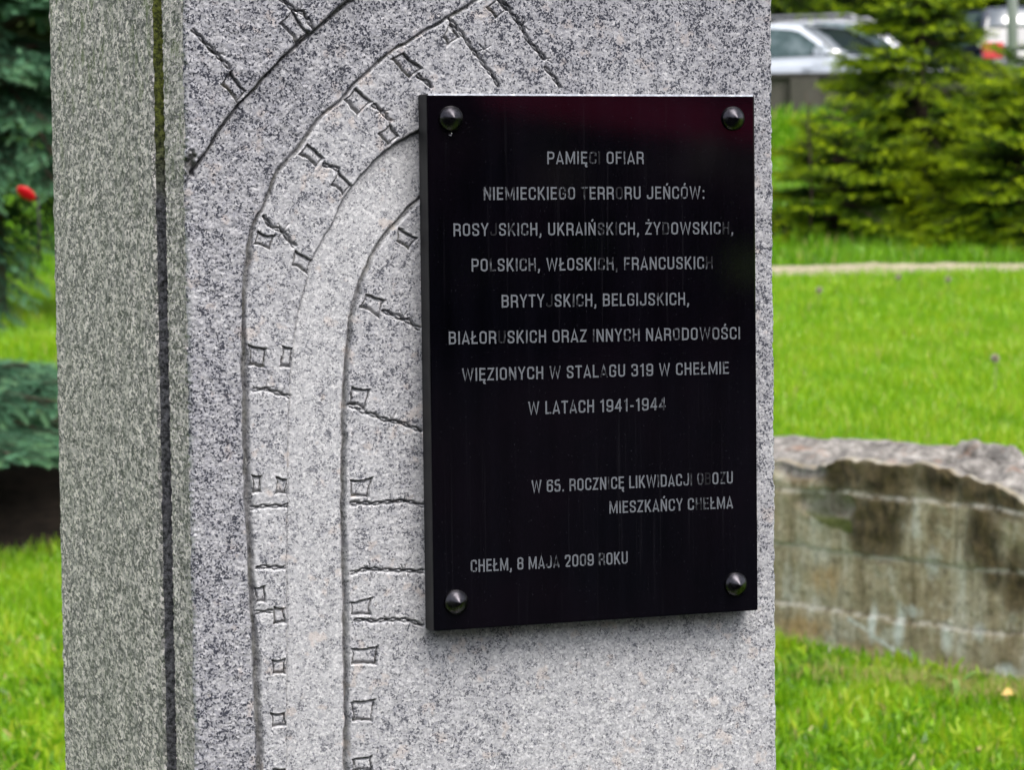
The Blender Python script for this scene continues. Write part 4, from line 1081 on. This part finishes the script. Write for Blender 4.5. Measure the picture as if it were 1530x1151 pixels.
# bare young sapling beside the short spruce
mb = MB(); base = Vector((0, 0, 0))
sp = empty('sapling', tree_at(1212, 26.9))
tag(sp, 'thin bare sapling with few twigs in front of the short round spruce', 'sapling')
mb.tube([(0, 0, 0), (.02, 0, .5), (.0, .01, 1.0), (-.03, 0, 1.45)], [.014, .011, .008, .004], 6); mb.build('stem', M_BARK, sp, True)
mb = MB()
for k in range(9):
    z = .5+k*.1; a = k*2.4; L = .22-.012*k
    mb.tube([(0, 0, z), (math.cos(a)*L*.6, math.sin(a)*L*.6, z+.07), (math.cos(a)*L, math.sin(a)*L, z+.16)], [.006, .004, .002], 5)
mb.build('twigs', M_BARK, sp, True)

# ------------------------------------------------------------------ wood behind the road, and added unseen rows that keep the plaque's reflection dark
def wood_mesh():
    r_ = np.random.default_rng(77)
    Vs, Fs, Ts = [], [], []; b = 0
    T = shoot_template(9, .55, .26, .10, r_)
    spots = []
    for row, (d, k) in enumerate(((50.5, 2.4), (53.5, 2.7), (57.5, 3.0))):
        for s in np.arange(-20, 24, k): spots.append((s+r_.normal()*.5, d+r_.normal()*.6, 8.5+3*r_.random(), 2.1))
    for i, s in enumerate(np.arange(-24, 26, 2.3)): spots.append((s+r_.normal()*.4, -19-r_.random()*2.5, 8+2.5*r_.random(), 2.0)); spots.append((s+1.1, -23-r_.random()*2, 10+2*r_.random(), 2.2))  # added unseen trees behind the camera, dark for the plaque to mirror
    for (s, d, H, Rr) in spots:
        pos, dirs, scl, tint, wood = conifer(H, Rr, .3, 6, .3, r_, .62, .22, .7, .25, .62, .3)
        x, y = wxy(s, d); z = float(terr(s, d))
        pos = pos+np.array([float(x), float(y), z])
        V, F = place(T, pos, dirs, scl); Vs.append(V); Fs.append(F+b); b += len(V); Ts.append(np.repeat(tint*(.6 if d > 0 else .12), len(T[0])))
    return npmesh('wood', np.vstack(Vs), np.vstack(Fs), False, {'tint': np.concatenate(Ts)})
M_WOOD = foliage_mat('dark_wood_foliage', [(0, (.012, .018, .006)), (.5, (.028, .045, .010)), (1, (.085, .12, .015))], .15)
tag(link('wood', wood_mesh(), M_WOOD), 'dark green wood rising behind the parked cars', 'wood', kind='stuff')

# ------------------------------------------------------------------ parapet wall under the cars
g = NT('grey_render')
c = g.coord(); n1 = g.noise(g.coord('Object', (2, 2, .6)), 1.4, 5, .65)
g.set(color=g.ramp(n1, [(.3, (.045, .042, .034)), (.55, (.085, .078, .066)), (.75, (.13, .12, .105))]), rough=.95); g.bump(g.noise(c, 30, 4), .4, .02)
M_RENDER = g.m
pw = empty('parapet_wall', gp(2.0, 40.15), math.atan2(RT[1], RT[0]))
pw.location.z = 2.60
tag(pw, 'grey retaining wall with dark coping along the road, below the parked cars', 'wall')
mb = MB(); mb.box(-14, -.15, 0, 16, .15, .84, .01); mb.build('wall_face', M_RENDER, pw)
mb = MB(); mb.box(-14, -.21, .842, 16, .21, .915, .012); mb.build('coping', plain('dark_coping', (.03, .028, .024), .9, 0, .3, 6), pw)
mb = MB()
for k in range(0, 12): mb.box(-13.4+k*2.55, -.24, .0, -13.0+k*2.55, -.152, .838, .01)
for k in range(0, 12):
    m1 = MB(); m1.box(-13.4+k*2.55, -.235, .0, -13.0+k*2.55, -.152, .838, .01); m1.build('pilaster', M_RENDER, pw)

# ------------------------------------------------------------------ cars
M_GLASS = None
g = NT('car_glass'); g.set(color=(.03, .045, .05), rough=.05, spec=1.0, coat=1.0); g.b.inputs['IOR'].default_value = 2.1; g.b.inputs['Coat IOR'].default_value = 2.0; M_GLASS = g.m
q = NT('tinted_side_glass'); q.set(color=q.ramp(q.noise(q.coord('Object', (2.2, 1, 3)), 1.0, 3), [(.35, (.008, .014, .016)), (.5, (.05, .09, .09)), (.65, (.16, .21, .22))]), rough=.06, spec=.8); M_SIDEGLASS = q.m
M_TYRE = plain('tyre_rubber', (.02, .02, .02), .85)
M_RIM = plain('alloy_rim', (.5, .5, .52), .3, .9)
M_TRIM = plain('black_trim', (.02, .02, .022), .5)
M_TAIL = plain('red_tail_lens', (.62, .05, .05), .2, 0, .1, 8, .6)
M_HEAD = plain('clear_head_lens', (.7, .72, .75), .1, 0, .05, 8, .8)
def car(name, loc, rz, paint, L=4.25, Wd=1.74, Hh=1.46, kind='hatch', rack=False):
    root = empty(name, loc, rz)
    hl, hw = L/2, Wd/2
    belt = Hh*.64
    def ztop(x):                                             # bonnet, belt line and tail
        u = x/hl
        return float(np.interp(u, [-1, -.96, -.80, .40, .62, .90, .97, 1], [belt*.72, belt*.93, belt*.99, belt, belt*.96, belt*.80, belt*.70, belt*.55]))
    def hwid(x):
        u = x/hl
        return hw*float(np.interp(u, [-1, -.93, -.7, .6, .9, 1], [.82, .94, 1, 1, .92, .74]))
    st = np.concatenate([np.linspace(-1, -.88, 5), np.linspace(-.8, .8, 17), np.linspace(.86, 1, 6)])*hl
    rows = []
    for x in st:
        zt, w_, zb = ztop(x), hwid(x), .20+.10*max(0, abs(x/hl)-.85)/.15
        half = [(w_*.80, zb), (w_*.96, zb+.06), (w_, zb+.22), (w_*1.0, zt*.62+.1), (w_*.985, zt-.12), (w_*.94, zt-.03), (w_*.84, zt+.005), (w_*.45, zt+.025), (0, zt+.03)]
        ring = [(x, -y, z) for y, z in half]+[(x, y, z) for y, z in half[::-1][1:]]
        rows.append(ring)
    mb = MB(); n = len(rows[0])
    vs = [p for r__ in rows for p in r__]; fs = []
    for i in range(len(rows)-1):
        for k in range(n): fs.append((i*n+k, i*n+(k+1) % n, (i+1)*n+(k+1) % n, (i+1)*n+k))
    fs += [tuple(range(n)), tuple((len(rows)-1)*n+k for k in range(n))[::-1]]
    mb.add(vs, fs); mb.build('body', paint, root, True)
    # cabin shell
    xr0, xr1, xf1, xf0 = (-.93, -.78, .10, .46) if kind != 'saloon' else (-.72, -.42, .08, .44)
    def roof(u):
        return float(np.interp(u, [xr0, xr0+(xr1-xr0)*.5, xr1, -.35, -.1, xf1, (xf1+xf0)*.5, xf0], [belt-.02, belt+(Hh-belt)*.62, Hh*.975, Hh, Hh*.995, Hh*.965, belt+(Hh-belt)*.50, belt-.02]))
    def side(z): return hw*(.93-.22*(z-belt)/(Hh-belt))
    us = np.concatenate([np.linspace(xr0, xr1, 7), np.linspace(xr1, xf1, 11)[1:], np.linspace(xf1, xf0, 9)[1:]])
    rows = []
    for u in us:
        zt = roof(u); x = u*hl; ws = side(zt)
        half = [(side(belt-.06), belt-.06), (side(belt+(zt-belt)*.5), belt+(zt-belt)*.5), (ws+.01, zt-.035), (ws-.045, zt-.004), (ws*.5, zt+.018), (0, zt+.024)]
        rows.append([(x, -y, z) for y, z in half]+[(x, y, z) for y, z in half[::-1][1:]])
    mb = MB(); n = len(rows[0]); vs = [p for r__ in rows for p in r__]; fs = []
    for i in range(len(rows)-1):
        for k in range(n-1): fs.append((i*n+k, i*n+k+1, (i+1)*n+k+1, (i+1)*n+k))
    mb.add(vs, fs); mb.build('cabin', paint, root, True)
    # side windows, two each side, glazed just proud of the shell
    for sg in (-1, 1):
        for (ua, ub) in ((xr0+.12, -.30), (-.26, xf0-.035)):
            uu = np.linspace(ua, ub, 10); vs = []
            for u in uu: vs.append((u*hl, sg*(side(belt+.02)+.012), belt+.025))
            for u in uu[::-1]:
                zt = max(roof(u)-.065, belt+.03); vs.append((u*hl, sg*(side(zt)+.012), zt))
            nn_ = len(uu); fs = [(i, i+1, 2*nn_-2-i, 2*nn_-1-i) for i in range(nn_-1)]
            vs2 = [(x, y-sg*.009, z) for x, y, z in vs]; N = len(vs)
            mb = MB(); mb.add(vs+vs2, fs+[tuple(N+j for j in f[::-1]) for f in fs]+[(i, (i+1) % N, N+(i+1) % N, N+i) for i in range(N)])
            mb.build('side_window', M_SIDEGLASS, root)
    def screen(nm, ua, ub, inset):
        mb = MB(); vs = []; k = 7
        for i in range(k):
            u = ua+(ub-ua)*i/(k-1); z = roof(u); w_ = side(z)-inset
            sl_ = 1 if ub > ua else -1
            off = .018
            for y in (-w_, -w_*.5, 0, w_*.5, w_): vs.append((u*hl+sl_*off*.6, y, z+.020*(1-abs(y)/w_*.6)+off*.6))
        fs = [(i*5+j, i*5+j+1, (i+1)*5+j+1, (i+1)*5+j) for i in range(k-1) for j in range(4)]
        N = len(vs); vs2 = [(x-sl_*.006, y, z-.006) for x, y, z in vs]
        bd = [i for i in range(5)]+[i*5+4 for i in range(1, k)]+[(k-1)*5+j for j in (3, 2, 1, 0)]+[i*5 for i in range(k-2, 0, -1)]
        mb.add(vs+vs2, fs+[tuple(N+q for q in f[::-1]) for f in fs]+[(bd[i], bd[(i+1) % len(bd)], N+bd[(i+1) % len(bd)], N+bd[i]) for i in range(len(bd))])
        mb.build(nm, M_GLASS, root, True)
    screen('windscreen', xf1+.02, xf0-.02, .035); screen('rear_window', xr1-.02, xr0+.05, .08)
    for xw in (-.60*hl, .62*hl):
        for sg in (-1, 1):
            w_ = empty('wheel', (xw, sg*(hw-.10), .31)); w_.parent = root
            mb = MB(); mb.lathe([(.20, -.10), (.295, -.10), (.315, -.07), (.315, .07), (.295, .10), (.20, .10)], 24, 'y'); mb.build('tyre', M_TYRE, w_, True)
            mb = MB(); mb.lathe([(.19, -.105), (.15, -.112), (.05, -.115), (.05, .115), (.15, .112), (.19, .105)], 20, 'y'); mb.build('rim', M_RIM, w_)
    for sg in (-1, 1):
        mb = MB(); mb.box(xf0*hl-.28, sg*(hw+.02)-.06, belt+.02, xf0*hl-.10, sg*(hw+.09)+.06*sg*0+.03, belt+.15, .03); mb.build('side_mirror', paint, root)
        mb = MB(); mb.box(-hl*.985-.01, sg*hw*.72-.13, belt-.20, -hl*.93, sg*hw*.80+.09, belt+.04, .02); mb.build('tail_light', M_TAIL, root)
        mb = MB(); mb.box(hl*.90, sg*hw*.66-.15, belt*.62, hl*.965, sg*hw*.66+.15, belt*.62+.13, .02); mb.build('headlight', M_HEAD, root)
        for xd in (-.12, .30):
            mb = MB(); mb.box(xd*hl-.20, sg*(hw*.995)-.018, belt-.17, xd*hl-.04, sg*(hw*.995)+.022, belt-.14, .008); mb.build('door_handle', paint, root)
    mb = MB(); mb.box(-hl-.02, -hw*.80, .34, -hl*.93, hw*.80, .55, .03); mb.build('bumper', M_TRIM, root)
    if rack:
        for sg in (-1, 1):
            mb = MB(); mb.tube([(xr1*hl+.1, sg*hw*.62, Hh+.0), (xr1*hl+.2, sg*hw*.62, Hh+.06), (xf1*hl-.25, sg*hw*.62, Hh+.06), (xf1*hl-.1, sg*hw*.62, Hh-.01)], .02, 6); mb.build('roof_rail', M_RIM, root, True)
    return root
WHITE = plain('white_car_paint', (.64, .68, .75), .22, 0, .03, 4, .5, .8)
SILVER = plain('silver_car_paint', (.50, .51, .54), .25, .5, .05, 4, .5, .8)
NAVY = plain('dark_blue_car_paint', (.022, .028, .045), .18, 0, .1, 4, .5, 1.0)
def heading(deg):                                            # 0 = to the right of the picture, positive = away from the viewer
    v_ = RT*math.cos(R(deg))+FD*math.sin(R(deg)); return math.atan2(v_[1], v_[0])
def road_at(px, d, dz=.012): 
    x, y = wxy(lat(px, d), d); return (float(x), float(y), 2.85+dz)
c1 = car('parked_car', road_at(1216, 42.4), heading(-40), WHITE, 4.2, 1.74, 1.47)
tag(c1, 'white car with rounded roof parked just right of the monument above the grey wall', 'car')
c2 = car('parked_car', road_at(1288, 47.3), heading(-22), SILVER, 4.6, 1.8, 1.86, rack=True)
tag(c2, 'silver car with roof rails parked behind the tall spruce, between white and dark cars', 'car')
c3 = car('parked_car', road_at(1479, 43.1), heading(100), NAVY, 4.3, 1.8, 1.66)
tag(c3, 'dark blue car with red tail light parked beside the grey pole at upper right', 'car')
pl = empty('road_pole', tree_at(1515, 39.6))
tag(pl, 'grey metal pole standing in front of the dark blue car', 'pole')
M_POLE = plain('galvanised_steel', (.36, .38, .38), .6, .2, .15, 6)
mb = MB(); mb.tube([(0, 0, -.1), (0, 0, 2.0), (0, 0, 6.0)], [.075, .07, .055], 14); mb.build('shaft', M_POLE, pl, True)
mb = MB(); mb.lathe([(.13, -.05), (.13, .04), (.09, .07), (.085, .25), (.076, .27)], 16); mb.build('base_collar', M_POLE, pl, True)

# ------------------------------------------------------------------ small things
g = NT('red_enamel'); g.set(color=(.62, .004, .012), rough=.35); M_RED = g.m
def ray_point(px, py, d):
    """where the sight line of a photo point lies at depth d"""
    v_ = fw_+rt_*((px-765)/4288.7)-up_*((py-575.5)/4288.7); return Vector(CAM)+v_*d
mb = MB(); mb.lathe([(.0005, -.010), (.02, -.009), (.036, -.006), (.046, -.001), (.048, .002), (.044, .004), (.0005, .005)], 28, 'y')
o = mb.build('red_disc', M_RED, None, True)
o.location = ray_point(39, 289, 15.6); o.rotation_euler = (R(30), R(35), -YAW+R(18)); o.scale = (1.22, 1, .72)
tag(o, 'small bright red oval disc between branches of the two blue spruces', 'disc')
mb = MB(); mb.tube([(0, 0, 0), (.004, 0, .2), (-.003, 0, .42)], [.008, .008, .006], 6)
o = mb.build('stake', plain('dark_stake', (.02, .018, .018), .7), None, True); o.location = ray_point(59, 391, 18.0)
tag(o, 'thin dark stake hanging below the tips of the taller blue spruce', 'stake')

# dandelion clocks on the far lawn
M_STEM = plain('pale_stem', (.20, .22, .08), .7)
M_FLUFF = plain('seed_fluff', (.55, .50, .42), .9, 0, .1, 60, .1)
def dandelion(px, py, d, hgt, label):
    s = lat(px, d); root = empty('dandelion_clock', gp(s, d))
    tag(root, label, 'dandelion', 'seeding dandelions on the lawn')
    mb = MB(); mb.tube([(0, 0, -.01), (.008, .004, hgt*.6), (.004, 0, hgt)], [.0035, .003, .0025], 6); mb.build('stem', M_STEM, root, True)
    V, F = [], []; r_ = np.random.default_rng(int(px))
    for k in range(70):
        z = 1-2*(k+.5)/70; th = k*2.4; q = math.sqrt(1-z*z)
        dv = np.array([q*math.cos(th), q*math.sin(th), z]); p = np.array([.004, 0, hgt+.016]); e = p+dv*.021
        s1 = np.cross(dv, [.3, .9, .2]); s1 /= np.linalg.norm(s1); s2 = np.cross(dv, s1)
        b = len(V); V += [p+dv*.005, e+s1*.006, e+s2*.006, e-s1*.006, e-s2*.006]; F += [(b, b+1, b+2, b+3), (b, b+3, b+4, b+1)]
    link('seed_head', npmesh('seed_head', np.array(V), np.array(F)), M_FLUFF, root)
dandelion(1225, 448, 19.5, .14, 'pale dandelion clock on the lawn nearest to the monument edge')
dandelion(1343, 432, 20.6, .15, 'greyish dandelion clock on the lawn close to the sandy path, left of its pair')
dandelion(1417, 438, 20.3, .15, 'greyish dandelion clock on the lawn close to the sandy path, right of its pair')
dandelion(1487, 590, 13.7, .20, 'tall dandelion clock on a long pale stem behind the broken wall')

# weeds and fallen leaves at the foot of the wall
def leaf_mesh(L, W, curl):
    V = []; F = []; n = 7
    for i in range(n):
        t = i/(n-1); w = W*math.sin(math.pi*min(.04+t*.96, .985))**.8
        z = curl*math.sin(t*math.pi)*L*.4
        V += [(t*L, -w/2, z+abs(w)*.25), (t*L, 0, z), (t*L, w/2, z+abs(w)*.25)]
    for i in range(n-1):
        for j in (0, 1): F.append((i*3+j, i*3+j+1, i*3+j+4, i*3+j+3))
    n0 = len(V); V2 = [(x, y, z-.0008) for x, y, z in V]
    return MB().add(V+V2, F+[tuple(n0+q for q in f[::-1]) for f in F])
M_YL = plain('yellow_dead_leaf', (.58, .40, .12), .7, 0, .2, 40)
M_DRY = plain('dry_brown_leaf', (.24, .16, .085), .8, 0, .3, 40)
for (px, d, L, W, m_, rz, rx, lab) in [(1498, 9.05, .06, .04, M_YL, .6, .5, 'yellow fallen leaf lying in the grass at the foot of the broken wall'),
        (1243, 7.7, .075, .035, M_DRY, 2.0, -.4, 'brown curled leaf lying in the grass beside the monument, near the bottom')]:
    o = leaf_mesh(L, W, .5).build('fallen_leaf', m_, None, True)
    o.location = gp(lat(px, d), d, .055); o.rotation_euler = (rx, .3, rz-YAW)
    tag(o, lab, 'leaf')
M_WEED = plain('weed_leaf', (.12, .22, .03), .6, 0, .3, 30)
wd_ = empty('weed', gp(lat(1428, 9.35), 9.35)); tag(wd_, 'green weed with long drooping leaves growing at the foot of the broken wall', 'weed')
for k in range(11):
    a = k*2.1; L = .16+.09*random.random(); P = []
    mb = MB(); vs = []; n = 8
    for i in range(n):
        t = i/(n-1); rr = L*.75*t; z = L*(1.1*t-1.25*t*t)+.02; w = .013*math.sin(math.pi*(.12+.86*t))
        c_, s_ = math.cos(a), math.sin(a)
        for q in (-1, 1): vs.append((c_*rr-s_*w*q, s_*rr+c_*w*q, z))
    mb.add(vs, [(2*i, 2*i+1, 2*i+3, 2*i+2) for i in range(n-1)]); mb.build('leaf', M_WEED, wd_, True)
def dry_tuft():
    n = 2600; r_ = np.random.default_rng(9)
    d = 9.3+r_.normal(0, .10, n); s = lat(1460, 9.25)+r_.normal(0, .26, n)
    d = d-(s-lat(1460, 9.25))*.8
    q = .806*(s-.96)+.592*(d-10.5); d = np.where(q > -.03, d-.12, d)
    V, F, t_, h_ = blades(s, d, .05+.05*r_.random(n), np.full(n, .004), np.where(r_.random(n) < .7, 1.0, .5), .9, 10)
    return npmesh('dry_grass', V, F, False, {'tint': t_, 'tipness': h_})
tag(link('dry_grass', dry_tuft(), M_GRASS), 'dry straw coloured grass at the foot of the broken wall', 'grass', kind='stuff')

# the red umbrella that the polished plaque mirrors
um = empty('red_umbrella', (1.56, -3.05, 0)); tag(um, 'dark red open umbrella mirrored along the top of the black plaque', 'umbrella')
q = NT('red_umbrella_cloth'); di = q.n('ShaderNodeBsdfDiffuse'); tr = q.n('ShaderNodeBsdfTranslucent')
di.inputs[0].default_value = (.17, .02, .05, 1); tr.inputs[0].default_value = (.24, .022, .06, 1)
mx = q.n('ShaderNodeMixShader'); mx.inputs[0].default_value = .6; q.l(di.outputs[0], mx.inputs[1]); q.l(tr.outputs[0], mx.inputs[2]); q.l(mx.outputs[0], q.t.nodes['Material Output'].inputs['Surface'])
V, F = [], []; nr, ns = 7, 40
for i in range(nr+1):
    for k in range(ns):
        th = 2*math.pi*k/ns; f_ = i/nr; rr = .56*f_*(1-.04*f_*abs(math.sin(th*4))); V.append((rr*math.cos(th), rr*math.sin(th), 2.06-.25*f_**2.1-.0*rr))
for i in range(nr):
    for k in range(ns): F.append((i*ns+k, i*ns+(k+1) % ns, (i+1)*ns+(k+1) % ns, (i+1)*ns+k))
cn = link('canopy', npmesh('canopy', np.array(V)-np.array([0, 0, 2.0]), np.array(F), True), q.m, um)
cn.location = (0, 0, 2.0); cn.rotation_euler = (0, R(7), 0)
mb = MB(); mb.tube([(0, 0, 0), (0, 0, 2.12)], .009, 8); mb.build('shaft', M_TRIM, um, True)
